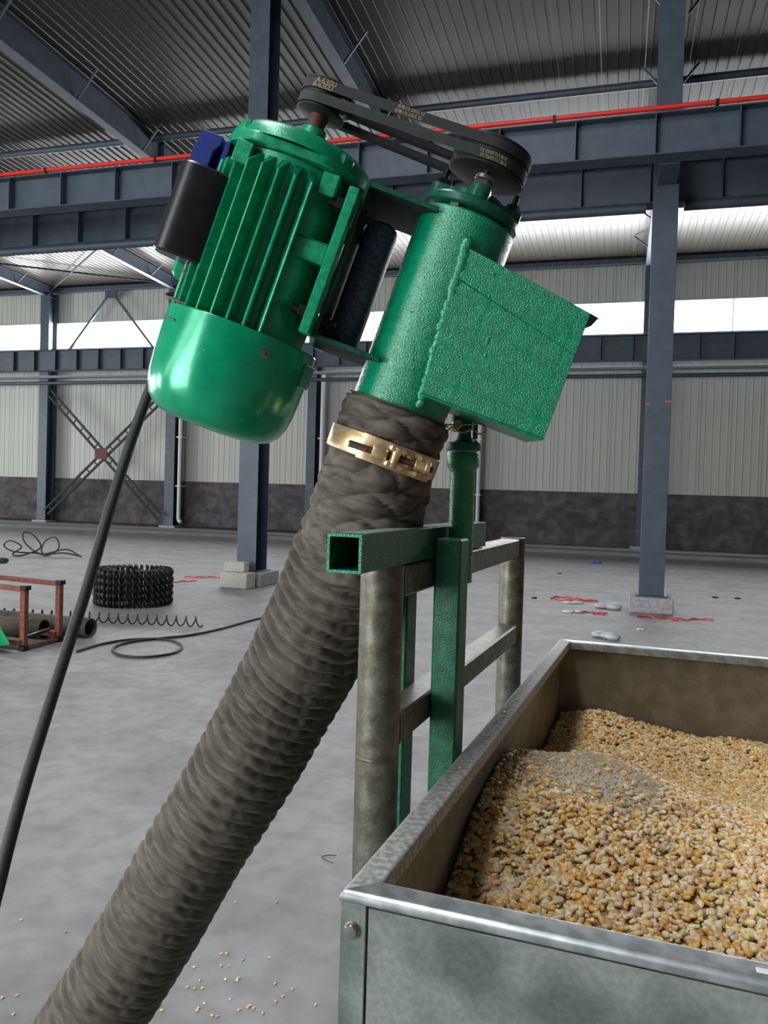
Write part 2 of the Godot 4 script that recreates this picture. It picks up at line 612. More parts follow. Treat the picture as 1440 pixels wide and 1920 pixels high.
func build_shell() -> void:
	var fl := single("floor", "pale grey smeared concrete floor of the hall", "", MB.new().span(Vector3(-34, -0.3, 9.4), Vector3(16, 0, -28.4)), M.floor_concrete, HALL, "", "structure")
	fl.set_meta("kind", "structure")

	# far wall: dark masonry base, ribbed panels below and above the window strip
	var far := structure("wall_far", HALL, "far wall of pale ribbed panels above dark masonry")
	part("masonry_base", MB.new().span(Vector3(-33.5, 0, -28.0), Vector3(15.5, 1.82, -28.35), 0.02), M.masonry, far)
	var low := ribbed(0.93, 5.32, 4, 0.012, 0.022).mesh()
	var high := ribbed(0.93, 1.46, 4, 0.012, 0.022).mesh()
	for k in 52:
		part("cladding_panel", low, M.cladding, far, Transform3D(Basis(), Vector3(-33.2 + k * 0.94, 1.82, -28.06)))
		part("cladding_panel", high, M.cladding, far, Transform3D(Basis(), Vector3(-33.2 + k * 0.94, 8.22, -28.06)))
	part("backing", MB.new().span(Vector3(-33.5, 1.82, -28.12), Vector3(15.8, 7.14, -28.3)), M.cladding, far)
	part("backing", MB.new().span(Vector3(-33.5, 8.22, -28.12), Vector3(15.8, 9.9, -28.3)), M.cladding, far)
	var skirt := single("baseboard_far", "dark strip where the far wall meets the floor", "", MB.new().span(Vector3(-33, 0, -27.86), Vector3(-9.5, 0.07, -28.0), 0.01), M.dark_strip, HALL, "", "structure")
	skirt.set_meta("kind", "structure")
	var win := structure("window_1", HALL, "bright strip of daylight panes high in the far wall")
	for k in 8:
		part("pane", MB.new().span(Vector3(-33.2 + k * 6.1, 7.16, -28.06), Vector3(-33.2 + (k + 1) * 6.1 - 0.06, 8.2, -28.1)), M.daylight_pane, win)
	part("window_frame", MB.new().span(Vector3(-33.2, 7.1, -28.0), Vector3(15.6, 7.16, -28.16)).span(Vector3(-33.2, 8.2, -28.0), Vector3(15.6, 8.24, -28.16)), M.cladding, win)

	# roof of ribbed sheets
	var top := structure("ceiling", HALL, "roof of ribbed metal sheets seen from below")
	var cuts := [28.3, 16.9, 5.0, -9.4]
	for s in 3:
		var w0: float = cuts[s]
		var w1: float = cuts[s + 1]
		var run := Vector2(w0 - w1, roof_h(w1) - roof_h(w0))
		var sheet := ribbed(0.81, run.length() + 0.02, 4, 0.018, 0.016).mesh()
		# local Y of the sheet runs towards the camera along the slope, its face looks down
		var y := Vector3(0, run.y, run.x).normalized()
		var b := Basis(Vector3(1, 0, 0), y, Vector3(1, 0, 0).cross(y))
		for k in 62:
			if s == 2 and (k == 36 or k == 37):
				continue
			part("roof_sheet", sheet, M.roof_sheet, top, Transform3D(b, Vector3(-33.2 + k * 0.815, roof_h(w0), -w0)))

		if s == 2:
			var light_sheet := ribbed(0.81, run.length() + 0.02, 4, 0.02, 0.035).mesh()
			var win4 := structure("added_window_4", HALL, "added unseen daylight sheets in the roof, brightening the maize below")  # unseen roof panes, added for overhead light on the maize
			for k in [36, 37]:
				part("pane", light_sheet, M.daylight_pane, win4, Transform3D(b, Vector3(-33.2 + k * 0.815, roof_h(w0), -w0)))

	# the sides that the camera does not see close the hall
	var back := structure("wall_back", HALL, "wall behind the viewer with a window strip")
	part("wall_lower", MB.new().span(Vector3(-33.5, 0, 9.0), Vector3(-16.0, 6.0, 9.3)), M.cladding, back)
	part("wall_lower", MB.new().span(Vector3(-6.0, 0, 9.0), Vector3(15.8, 6.0, 9.3)), M.masonry, back)  # unseen stretch given the dark finish to cut bounced light
	part("door_lintel", MB.new().span(Vector3(-16.0, 5.05, 9.0), Vector3(-6.0, 6.0, 9.3)), M.cladding, back)
	part("wall_upper", MB.new().span(Vector3(-33.5, 8.0, 9.0), Vector3(15.8, 10.9, 9.3)), M.cladding, back)
	var win2 := structure("window_2", HALL, "strip of daylight panes in the wall behind the viewer")
	for k in 5:
		part("pane", MB.new().span(Vector3(-32.5 + k * 5.7, 6.02, 9.0), Vector3(-32.5 + (k + 1) * 5.7 - 0.06, 7.98, 9.04)), M.daylight_pane, win2)
	part("wall_infill", MB.new().span(Vector3(-4.0, 6.0, 9.0), Vector3(15.8, 8.0, 9.3)).span(Vector3(-33.5, 6.0, 9.0), Vector3(-32.5, 8.0, 9.3)), M.cladding, back)
	var door := structure("door_1", HALL, "wide open doorway in the wall behind the viewer")
	part("door_frame", MB.new().span(Vector3(-16.15, 0, 8.95), Vector3(-16.0, 5.2, 9.35)).span(Vector3(-6.0, 0, 8.95), Vector3(-5.85, 5.2, 9.35)).span(Vector3(-16.0, 5.05, 8.95), Vector3(-6.0, 5.2, 9.35)), M.steel_blue, door)
	var lg := structure("wall_left", HALL, "gable wall with a tall translucent daylight front")
	part("wall_lower", MB.new().span(Vector3(-33.0, 0, 9.0), Vector3(-33.3, 0.8, -28.2)), M.cladding, lg)
	part("wall_upper", MB.new().span(Vector3(-33.0, 6.4, 9.0), Vector3(-33.3, 10.8, -28.2)), M.cladding, lg)
	for z in [[9.0, 3.2], [-1.2, -5.8], [-10.2, -14.8], [-19.2, -28.2]]:
		part("wall_side", MB.new().span(Vector3(-33.0, 0.8, z[0]), Vector3(-33.3, 6.4, z[1])), M.cladding, lg)
	var win3 := structure("window_3", HALL, "three tall daylight windows in the gable wall")
	for z in [1.0, -8.0, -17.0]:
		part("pane", MB.new().span(Vector3(-33.0, 0.82, z - 2.2), Vector3(-33.04, 6.38, z + 2.2)), M.daylight_pane, win3)
	var rg := structure("wall_right", HALL, "gable wall closing the hall")
	part("wall_body", MB.new().span(Vector3(15.5, 0, 9.0), Vector3(15.8, 10.8, -28.2)), M.masonry, rg)  # unseen wall kept dark to reduce bounce from the right


# ---------------------------------------------------------------- steelwork
# I section along local X from x0 to x1: bottom at y0, top at y1
func i_beam(x0: float, x1: float, y0: float, y1: float, fl: float, tf: float, tw: float) -> MB:
	var b := MB.new()
	b.span(Vector3(x0, y0, -fl / 2), Vector3(x1, y0 + tf, fl / 2), 0.004)
	b.span(Vector3(x0, y1 - tf, -fl / 2), Vector3(x1, y1, fl / 2), 0.004)
	b.span(Vector3(x0, y0 + tf, -tw / 2), Vector3(x1, y1 - tf, tw / 2))
	return b


func column(u: float, w: float, width: float, depth: float, h0: float, h1: float, label: String, group: String, m: Material) -> Node3D:
	var t := thing("steel_column", label, "column", hall(u, 0, w), group)
	var b := MB.new()
	b.span(Vector3(-width / 2, h0, -0.012), Vector3(width / 2, h1, 0.0), 0.002)
	b.span(Vector3(-width / 2, h0, -depth), Vector3(width / 2, h1, -depth + 0.012), 0.002)
	b.span(Vector3(-0.006, h0, -depth + 0.012), Vector3(0.006, h1, -0.012))
	part("shaft", b, m, t)
	part("base_plate", MB.new().span(Vector3(-width / 2 - 0.05, h0 - 0.02, 0.05), Vector3(width / 2 + 0.05, h0, -depth - 0.05), 0.004), m, t)
	return t


func build_steel() -> void:
	# the two columns of the middle row
	var c1 := column(-5.78, 11.85, 0.34, 0.42, 0.24, roof_h(12.0) - 0.02, "blue-grey steel column behind the motor, standing on a concrete pedestal", "columns of the middle row", M.steel_blue)
	var c2 := column(0.5, 11.85, 0.33, 0.42, 0.24, roof_h(12.0) - 0.02, "blue-grey steel column on a pale pedestal behind the grain bin", "columns of the middle row", M.steel_blue)
	part("pedestal", MB.new().span(Vector3(-0.29, 0, 0.14), Vector3(0.33, 0.22, -0.58), 0.012), M.pedestal_concrete, c1)
	part("pedestal", MB.new().span(Vector3(-0.30, 0, 0.14), Vector3(0.29, 0.22, -0.58), 0.012), M.pedestal_concrete, c2)
	for c in [c1, c2]:
		part("girder_bracket", MB.new().span(Vector3(-0.13, 5.98, 0), Vector3(0.13, 6.0, 0.72), 0.004), M.steel_blue, c)
		part("girder_bracket", MB.new().span(Vector3(-0.13, 5.66, -0.42), Vector3(0.13, 5.70, -1.0), 0.004).span(Vector3(-0.13, 5.96, -0.42), Vector3(0.13, 6.0, -1.0), 0.004).span(Vector3(-0.006, 5.7, -0.42), Vector3(0.006, 5.96, -1.0)), M.steel_blue, c)
	part("paint_mark", MB.new().span(Vector3(-0.165, 2.92, 0.0), Vector3(-0.12, 2.94, 0.002)).span(Vector3(0.08, 2.96, 0.0), Vector3(0.165, 2.98, 0.002)), M.ribbon_red, c2)

	# far wall columns
	var us := [-22.65, -16.75, -10.9, -5.0, 0.78]
	var says := ["far wall column at the end of the lattice cross near the picture edge", "far wall column between the lattice cross and the white downpipe", "far wall column seen between the motor cover and the hose", "far wall column hidden mostly behind the green pivot pipe", "far wall column peeking out beside the middle row column"]
	for k in 5:
		var t := column(us[k], 27.42, 0.42 if k < 2 else 0.34, 0.5, 0.1, roof_h(27.6) - 0.3, says[k], "columns along the far wall", M.steel_blue)
		part("pedestal", MB.new().span(Vector3(-0.35, 0, 0.12), Vector3(0.35, 0.08, -0.5), 0.01), M.pedestal_concrete, t)

	# crane girders: two on the middle row, one on the far wall
	girder(10.98, 6.0, 6.54, "blue-grey crane girder with stiffeners carrying the red rail", true)
	girder(12.72, 6.0, 6.64, "shadowed crane girder on the far side of the middle columns", false)
	girder(27.05, 6.08, 6.9, "crane girder running along the far wall below the windows", false)
	var rail := thing("conductor_rail", "red conductor rail on top of the near crane girder", "rail", hall(-9.0, 0, 10.84))
	part("rail", MB.new().span(Vector3(-23, 6.56, -0.03), Vector3(24, 6.615, 0.03), 0.015), M.rail_red, rail)
	for k in 20:
		part("rail_clip", MB.new().span(Vector3(-18.0 + k * 2.0, 6.53, -0.035), Vector3(-17.96 + k * 2.0, 6.62, 0.036), 0.004), M.dark_steel, rail)
	single("tie_tube", "round tie tube under the far middle girder, nearer bay", "tube", MB.new().sweep([Vector3(-5.4, 5.92, -12.55), Vector3(0.25, 5.92, -12.55)], 0.075, 12), M.steel_blue, HALL, "tie tubes of the middle row")
	single("tie_tube", "round tie tube under the girder at the picture's upper right", "tube", MB.new().sweep([Vector3(0.78, 5.92, -12.55), Vector3(6.4, 5.92, -12.55)], 0.075, 12), M.steel_blue, HALL, "tie tubes of the middle row")
	single("tie_tube", "round tie tube under the girder at the picture's left", "tube", MB.new().sweep([Vector3(-12.0, 5.92, -12.55), Vector3(-6.1, 5.92, -12.55)], 0.075, 12), M.steel_blue, HALL, "tie tubes of the middle row")
	single("wall_channel", "pale horizontal channel under the far wall girder", "channel", MB.new().span(Vector3(-32.5, 5.84, -27.22), Vector3(15, 5.94, -27.42), 0.01), M.channel_grey, HALL)
	single("channel_shade_tube", "added tube standing for the shadow below the pale wall channel", "tube", MB.new().sweep([Vector3(-32.5, 5.66, -27.4), Vector3(15, 5.66, -27.4)], 0.07, 10), M.steel_blue, HALL)  # added tube stands for the dark band of shadow under the channel
	single("eave_strut", "long eave strut where far wall meets roof", "beam", MB.new().span(Vector3(-32.9, 9.42, -27.75), Vector3(15, 9.6, -27.95), 0.01), M.steel_blue, HALL)
	single("roof_tie", "long dark tie crossing under the roof sheets", "beam", MB.new().sweep([Vector3(-30, 9.84, -16.8), Vector3(14, 9.84, -16.8)], 0.075, 10), M.steel_blue, HALL)

	# rafters
	var ru := [-22.65, -16.75, -10.95, -5.2, 0.7]
	var rs := ["roof rafter at the far left end of the hall", "roof rafter between the lattice bay and the motor", "long dark roof rafter crossing the upper left corner", "dark roof rafter meeting the roof tie above the belt", "roof rafter above the right-hand column"]
	for k in 5:
		var slope := Basis(Vector3.RIGHT, -atan(0.028))
		var t := thing("roof_rafter", rs[k], "beam", HALL * Transform3D(slope, Vector3(ru[k], roof_h(28.0), -28.0)), "roof rafters")
		# local Z runs towards the camera
		var deep := MB.new()
		deep.span(Vector3(-0.11, -0.04, 10.8), Vector3(0.11, -0.055, 34.0), 0.003).span(Vector3(-0.11, -0.66, 10.8), Vector3(0.11, -0.645, 34.0), 0.003).span(Vector3(-0.005, -0.645, 10.8), Vector3(0.005, -0.055, 34.0))
		part("deep_length", deep, M.steel_blue, t)
		var thin := MB.new()
		thin.span(Vector3(-0.1, -0.04, 0.1), Vector3(0.1, -0.055, 10.8), 0.003).span(Vector3(-0.1, -0.46, 0.1), Vector3(0.1, -0.445, 10.8), 0.003).span(Vector3(-0.005, -0.445, 0.1), Vector3(0.005, -0.055, 10.8))
		part("thin_length", thin, M.steel_blue, t)
		part("splice_plate", MB.new().span(Vector3(-0.11, -0.72, 10.78), Vector3(0.11, -0.04, 10.82), 0.003), M.steel_blue, t)
		for j in 9:
			var z := 2.2 + j * 2.35
			for s in [-1.0, 1.0]:
				part("fly_brace", MB.new().bar(Vector3(s * 0.03, -0.62 if z > 10.8 else -0.42, z), Vector3(s * 0.5, -0.03, z), 0.035, 0.035), M.steel_blue, t)

	# lattice cross between the first two wall columns
	var xb := thing("lattice_brace", "crossed dark lattice bracing between two far wall columns", "bracing", hall(-19.7, 0, 27.25))
	lattice(xb, Vector3(-2.5, 5.25, 0), Vector3(2.65, 0.4, 0))
	lattice(xb, Vector3(-2.6, 0.42, -0.06), Vector3(2.65, 5.05, -0.06))
	part("centre_plate", MB.new().box(Vector3(0.0, 2.82, 0.03), Vector3(0.55, 0.42, 0.02), 0.003), M.brace_oxide, xb)
	var vb := thing("window_brace", "dark inverted V bracing in front of the far window strip", "bracing", hall(-19.72, 0, 27.7))
	part("brace_leg", MB.new().bar(Vector3(-0.15, 9.15, 0), Vector3(-2.05, 6.9, 0), 0.09, 0.06), M.steel_blue, vb)
	part("brace_leg", MB.new().bar(Vector3(0.15, 9.15, 0), Vector3(2.1, 6.9, 0), 0.09, 0.06), M.steel_blue, vb)
	part("apex_plate", MB.new().box(Vector3(0, 9.2, 0), Vector3(0.6, 0.3, 0.03), 0.003), M.steel_blue, vb)
	single("roof_rod", "thin roof bracing rod slanting above the lattice bay", "rod", MB.new().sweep([Vector3(-22.5, 9.6, -24.0), Vector3(-16.9, 9.5, -27.7)], 0.035, 6), M.brace_dark, HALL, "roof bracing rods")
	single("roof_rod", "short steep roof bracing rod above the leftmost wall column", "rod", MB.new().sweep([Vector3(-17.0, 9.6, -23.2), Vector3(-22.6, 9.5, -27.7)], 0.035, 6), M.brace_dark, HALL, "roof bracing rods")

	# downpipes
	var du := [-16.38, -10.52, -4.68]
	var ds := ["white downpipe ending in an elbow beside the lattice bay", "white downpipe seen between motor cover and hose", "white downpipe behind the green pivot pipe"]
	for k in 3:
		var d := thing("downpipe", ds[k], "pipe", hall(du[k], 0, 27.55), "downpipes on the far wall")
		part("pipe", MB.new().sweep([Vector3(0, 5.9, 0), Vector3(0, 0.42, 0), Vector3(0.03, 0.3, 0.02), Vector3(0.14, 0.22, 0.04)], 0.075, 12), M.pipe_white, d)
		for h in [1.6, 3.5]:
			part("pipe_bracket", MB.new().span(Vector3(-0.13, h, -0.42), Vector3(0.09, h + 0.05, 0.09), 0.004), M.pipe_white, d)


func girder(w: float, h0: float, h1: float, label: String, near: bool) -> void:
	var t := thing("crane_girder", label, "girder", hall(-9.0, 0, w), "crane girders")
	part("beam", i_beam(-23.0, 23.5, h0, h1, 0.3, 0.018, 0.012), M.steel_blue, t)
	var plate := MB.new().span(Vector3(-0.005, h0 + 0.018, 0.006), Vector3(0.005, h1 - 0.018, 0.145)).mesh()
	var plate2 := MB.new().span(Vector3(-0.005, h0 + 0.018, -0.145), Vector3(0.005, h1 - 0.018, -0.006)).mesh()
	for k in 46:
		part("stiffener", plate, M.steel_blue, t, Transform3D(Basis(), Vector3(-22.7 + k, 0, 0)))
		if near:
			part("stiffener", plate2, M.steel_blue, t, Transform3D(Basis(), Vector3(-22.7 + k, 0, 0)))


func lattice(parent: Node, p: Vector3, q: Vector3) -> void:
	var d := (q - p).normalized()
	var s := Vector3(-d.y, d.x, 0) * 0.12
	part("chord", MB.new().bar(p + s, q + s, 0.08, 0.06), M.brace_dark, parent)
	part("chord", MB.new().bar(p - s, q - s, 0.08, 0.06), M.brace_dark, parent)
	var n := 15
	for k in n:
		var c := p.lerp(q, (k + 0.5) / n)
		part("rung", MB.new().bar(c + s * 1.5, c - s * 1.4 + d * 0.05, 0.045, 0.03), M.brace_dark, parent)


# ---------------------------------------------------------------- galvanised bin
const BIN_Q0 := -0.275
const BIN_Q1 := 0.68
const BIN_P0 := 0.662
const BIN_P1 := 2.09
const RIM_H := 1.2


# rolled rim of the sheet: (inwards, up) profile
func rim_side(p: Vector3, q: Vector3, inward: Vector3) -> MB:
	var pr: Array[Vector2] = [Vector2(0.002, -0.0105), Vector2(0.0, -0.0098), Vector2(-0.0008, -0.0085)]
	for k in 7:
		var f := PI - PI * 0.5 * k / 6.0
		pr.append(Vector2(0.0062 + cos(f) * 0.007, -0.007 + sin(f) * 0.007))
	pr.append(Vector2(0.026, 0.0))
	for k in 4:
		var f := PI * 0.5 - PI * 0.5 * k / 3.0
		pr.append(Vector2(0.027 + cos(f) * 0.003, -0.003 + sin(f) * 0.003))
	pr.append(Vector2(0.03, -0.019))
	pr.append(Vector2(0.028, -0.019))
	pr.append(Vector2(0.028, -0.004))
	var d := (q - p).normalized()
	var b := MB.new()
	for i in pr.size() - 1:
		var s := pr[i + 1] - pr[i]
		var nn := Vector2(-s.y, s.x).normalized()
		var na := nn
		var nb := nn
		if i > 0:
			var s0 := pr[i] - pr[i - 1]
			var n0 := Vector2(-s0.y, s0.x).normalized()
			if n0.dot(nn) > 0.7: na = (n0 + nn).normalized()
		if i < pr.size() - 2:
			var s1 := pr[i + 2] - pr[i + 1]
			var n1 := Vector2(-s1.y, s1.x).normalized()
			if n1.dot(nn) > 0.7: nb = (n1 + nn).normalized()
		var ids := []
		for e in [[pr[i], na], [pr[i + 1], nb]]:
			var o: Vector2 = e[0]
			var m: Vector2 = e[1]
			var off := inward * o.x + Vector3(0, o.y, 0)
			ids.append(b.vert(p + off + d * o.x, inward * m.x + Vector3(0, m.y, 0)))
			ids.append(b.vert(q + off - d * o.x, inward * m.x + Vector3(0, m.y, 0)))
		b.quad(ids[0], ids[1], ids[3], ids[2])
	return b


func build_bin() -> void:
	var t := thing("grain_bin", "large open galvanised sheet metal bin holding maize kernels", "bin", BIN)
	var nl := Vector3(BIN_Q0, RIM_H, -BIN_P0)
	var nr := Vector3(BIN_Q1, RIM_H, -BIN_P0)
	var fl := Vector3(BIN_Q0, RIM_H, -BIN_P1)
	var fr := Vector3(BIN_Q1, RIM_H, -BIN_P1)
	part("rim", rim_side(nl, nr, Vector3(0, 0, -1)), M.galvanised_rim, t)
	part("rim", rim_side(fl, nl, Vector3(1, 0, 0)), M.galvanised_rim_dusty, t)
	part("rim", rim_side(fr, fl, Vector3(0, 0, 1)), M.galvanised_rim, t)
	part("rim", rim_side(nr, fr, Vector3(-1, 0, 0)), M.galvanised_rim, t)
	var lo := 0.42
	var hi := RIM_H - 0.012
	part("side_panel", MB.new().span(Vector3(BIN_Q0 + 0.0275, lo, -BIN_P0 - 0.0015), Vector3(BIN_Q1 - 0.0275, hi, -BIN_P0 - 0.006)), M.galvanised, t)
	part("side_panel", MB.new().span(Vector3(BIN_Q0 + 0.003, lo, -BIN_P0 - 0.006), Vector3(BIN_Q0 + 0.0045, hi, -BIN_P1 + 0.006)), M.galvanised, t)
	part("side_panel", MB.new().span(Vector3(BIN_Q0 + 0.003, lo, -BIN_P1 + 0.0045), Vector3(BIN_Q1 - 0.003, hi, -BIN_P1 + 0.003)), M.galvanised, t)
	part("side_panel", MB.new().span(Vector3(BIN_Q1 - 0.003, lo, -BIN_P0 - 0.006), Vector3(BIN_Q1 - 0.0045, hi, -BIN_P1 + 0.006)), M.galvanised, t)
	part("inner_lining", MB.new().span(Vector3(BIN_Q0 + 0.006, lo, -BIN_P0 - 0.006), Vector3(BIN_Q1 - 0.006, hi, -BIN_P0 - 0.0075)), M.galvanised_maize_bounce, t)
	part("inner_lining", MB.new().span(Vector3(BIN_Q0 + 0.0045, lo, -BIN_P0 - 0.0075), Vector3(BIN_Q0 + 0.006, hi, -BIN_P1 + 0.006)), M.galvanised_maize_bounce, t)
	part("inner_lining", MB.new().span(Vector3(BIN_Q0 + 0.006, lo, -BIN_P1 + 0.006), Vector3(BIN_Q1 - 0.006, hi, -BIN_P1 + 0.0045)), M.galvanised_maize_bounce, t)
	part("inner_lining", MB.new().span(Vector3(BIN_Q1 - 0.0045, lo, -BIN_P0 - 0.0075), Vector3(BIN_Q1 - 0.006, hi, -BIN_P1 + 0.006)), M.galvanised_maize_bounce, t)
	part("bottom_panel", MB.new().span(Vector3(BIN_Q0 + 0.003, lo, -BIN_P0 - 0.003), Vector3(BIN_Q1 - 0.003, lo + 0.003, -BIN_P1 + 0.003)), M.galvanised, t)
	for sx in [0, 1]:
		for sz in [0, 1]:
			var qx := BIN_Q0 if sx == 0 else BIN_Q1
			var pz := -BIN_P0 if sz == 0 else -BIN_P1
			var ix := 1.0 if sx == 0 else -1.0
			var iz := -1.0 if sz == 0 else 1.0
			var strip := MB.new()
			strip.span(Vector3(qx + ix * 0.0005, lo, pz + iz * 0.0005), Vector3(qx + ix * 0.0255, RIM_H - 0.0105, pz + iz * 0.003), 0.0008)
			strip.span(Vector3(qx + ix * 0.0005, lo, pz + iz * 0.003), Vector3(qx + ix * 0.003, RIM_H - 0.0105, pz + iz * 0.0255), 0.0008)
			var s := part("corner_strip", strip, M.galvanised, t)
			for k in 4:
				var y := 1.166 - k * 0.2
				var bolt := MB.new()
				bolt.along(Vector3(qx + ix * 0.0125, y, pz + iz * 0.0005), Vector3(0, 0, -iz))
				bolt.lathe([Vector2(0.0078, -0.001), Vector2(0.0078, 0.001), Vector2(0.0066, 0.0012), Vector2(0.0066, 0.0045), Vector2(0.0058, 0.0056), Vector2(0, 0.006)], 20)
				part("bolt", bolt, M.bare_steel, s)
			part("leg", MB.new().span(Vector3(qx + ix * 0.006, 0, pz + iz * 0.006), Vector3(qx + ix * 0.046, lo, pz + iz * 0.046), 0.002), M.galvanised, t)
	part("paint_fleck", MB.new().box(Vector3(0.075, RIM_H + 0.0004, -BIN_P0 - 0.014), Vector3(0.011, 0.0008, 0.007), 0.0003), M.paper_white, t)


# square hollow section along local Z between z0 and z1
func rect_tube(lo: Vector3, hi: Vector3, wall: float) -> MB:
	var b := MB.new()
	var o := [Vector2(lo.x, lo.y), Vector2(hi.x, lo.y), Vector2(hi.x, hi.y), Vector2(lo.x, hi.y)]
	var i := [Vector2(lo.x + wall, lo.y + wall), Vector2(hi.x - wall, lo.y + wall), Vector2(hi.x - wall, hi.y - wall), Vector2(lo.x + wall, hi.y - wall)]
	var c := Vector2(lo.x + hi.x, lo.y + hi.y) * 0.5
	for k in 4:
		var l: int = (k + 1) % 4
		var out: Vector2 = (o[k] + o[l]) * 0.5 - c
		b.flat([Vector3(o[k].x, o[k].y, lo.z), Vector3(o[l].x, o[l].y, lo.z), Vector3(o[l].x, o[l].y, hi.z), Vector3(o[k].x, o[k].y, hi.z)], Vector3(out.x, out.y, 0))
		b.flat([Vector3(i[k].x, i[k].y, lo.z), Vector3(i[l].x, i[l].y, lo.z), Vector3(i[l].x, i[l].y, hi.z), Vector3(i[k].x, i[k].y, hi.z)], Vector3(-out.x, -out.y, 0))
		for z in [lo.z, hi.z]:
			b.flat([Vector3(o[k].x, o[k].y, z), Vector3(o[l].x, o[l].y, z), Vector3(i[l].x, i[l].y, z), Vector3(i[k].x, i[k].y, z)], Vector3(0, 0, z - (lo.z + hi.z) * 0.5))
	return b


func build_stand() -> void:
	var t := thing("pipe_stand", "grey galvanised two-post stand with square rails beside the bin", "stand", BIN)
	for p in [0.925, 1.755]:
		part("pipe_seam", MB.new().at(Vector3(-0.34, 0, -p)).lathe([Vector2(0.0268, 1.2325), Vector2(0.0273, 1.2335), Vector2(0.0273, 1.2365), Vector2(0.0268, 1.2375)], 32), M.galvanised_pipe, t)
		part("post", MB.new().at(Vector3(-0.34, 0, -p)).lathe([Vector2(0.0235, 0.0), Vector2(0.027, 0.0), Vector2(0.027, 1.4715), Vector2(0.0235, 1.4715), Vector2(0.0235, 1.2)], 32), M.galvanised_pipe, t)
	for h in [1.43, 1.243, 0.25]:
		part("rail", MB.new().span(Vector3(-0.36, h, -0.951), Vector3(-0.32, h + 0.04, -1.731), 0.003), M.galvanised_pipe, t)
		for p in [0.951, 1.7305]:
			part("weld", MB.new().box(Vector3(-0.34, h + 0.02, -p), Vector3(0.042, 0.042, 0.007), 0.003), M.weld_rust, t)
	part("foot_plate", MB.new().span(Vector3(-0.40, 0, -0.86), Vector3(-0.28, 0.008, -0.99), 0.002), M.galvanised_pipe, t)
	part("foot_plate", MB.new().span(Vector3(-0.40, 0, -1.69), Vector3(-0.28, 0.008, -1.82), 0.002), M.galvanised_pipe, t)

	# green saddle that straddles the top rail and carries the auger head on a pivot pipe
	var g := thing("pivot_saddle", "green square-tube saddle with upright pipe on the galvanised stand", "support", BIN)
	part("cross_tube", rect_tube(Vector3(-0.36, 1.4725, -1.40), Vector3(-0.32, 1.5146, -0.803), 0.0028), M.frame_green, g)
	part("tube_rim", rect_tube(Vector3(-0.3604, 1.4722, -0.805), Vector3(-0.3196, 1.515, -0.8015), 0.0032), M.hammered_green, g)
	part("dust_layer", MB.new().span(Vector3(-0.357, 1.5146, -1.395), Vector3(-0.325, 1.5154, -0.83), 0.0003), M.dust_on_green, g)
	part("upright", MB.new().span(Vector3(-0.3185, 0.5, -1.12), Vector3(-0.28, 1.5, -1.075), 0.003), M.frame_green, g)
	part("upright", MB.new().span(Vector3(-0.3985, 0.5, -1.135), Vector3(-0.3605, 1.5, -1.09), 0.003), M.frame_green, g)
	part("pivot_pipe", MB.new().at(Vector3(-0.3, 0, -1.147)).lathe([Vector2(0.0, 1.433), Vector2(0.0185, 1.433), Vector2(0.0185, 1.594), Vector2(0.0195, 1.598), Vector2(0.0235, 1.604), Vector2(0.0238, 1.621), Vector2(0.0232, 1.625), Vector2(0.0, 1.625)], 32), M.hammered_green, g)
	part("clamp_plate", MB.new().span(Vector3(-0.40, 0.5, -1.14), Vector3(-0.28, 0.508, -1.07), 0.002), M.frame_green, g)


# ---------------------------------------------------------------- hose
func smooth_path(pts: Array, step: float) -> Array:
	var dense := []
	for k in pts.size() - 1:
		var p0: Vector3 = pts[maxi(k - 1, 0)]
		var p1: Vector3 = pts[k]
		var p2: Vector3 = pts[k + 1]
		var p3: Vector3 = pts[mini(k + 2, pts.size() - 1)]
		for j in 24:
			dense.append(p1.cubic_interpolate(p2, p0, p3, j / 24.0))
	dense.append(pts[pts.size() - 1])
	var out := [dense[0]]
	var left := step
	for k in dense.size() - 1:
		var a: Vector3 = dense[k]
		var b: Vector3 = dense[k + 1]
		var l := a.distance_to(b)
		var s := 0.0
		while l - s >= left:
			s += left
			out.append(a.lerp(b, s / l))
			left = step
		left -= l - s
	return out


func hose_mesh(path: Array, radius: Callable, seg: int, rows_from := 0) -> MB:
	var b := MB.new()
	var m := path.size()
	var pos := PackedVector3Array()
	var up := Vector3(0, 0, 1)
	for k in m:
		var d: Vector3 = (path[mini(k + 1, m - 1)] - path[maxi(k - 1, 0)]).normalized()
		up = (up - d * up.dot(d)).normalized()
		var side := d.cross(up)
		for j in seg:
			var f := TAU * j / seg
			var r: float = radius.call(k, f)
			pos.append(path[k] + (up * cos(f) + side * sin(f)) * r)
	for k in m:
		for j in seg + 1:
			var jj := j % seg
			var p := pos[k * seg + jj]
			var a := pos[k * seg + (jj + 1) % seg] - pos[k * seg + (jj + seg - 1) % seg]
			var c := pos[mini(k + 1, m - 1) * seg + jj] - pos[maxi(k - 1, 0) * seg + jj]
			var nn := a.cross(c)
			var outw: Vector3 = p - path[k]
			if nn.dot(outw) < 0.0:
				nn = -nn
			b.vert(p, nn, Vector2(float(j) / seg, k * 0.0026))
	for k in m - 1:
		for j in seg:
			var q := k * (seg + 1) + j
			b.quad(q, q + 1, q + seg + 2, q + seg + 1)
	return b


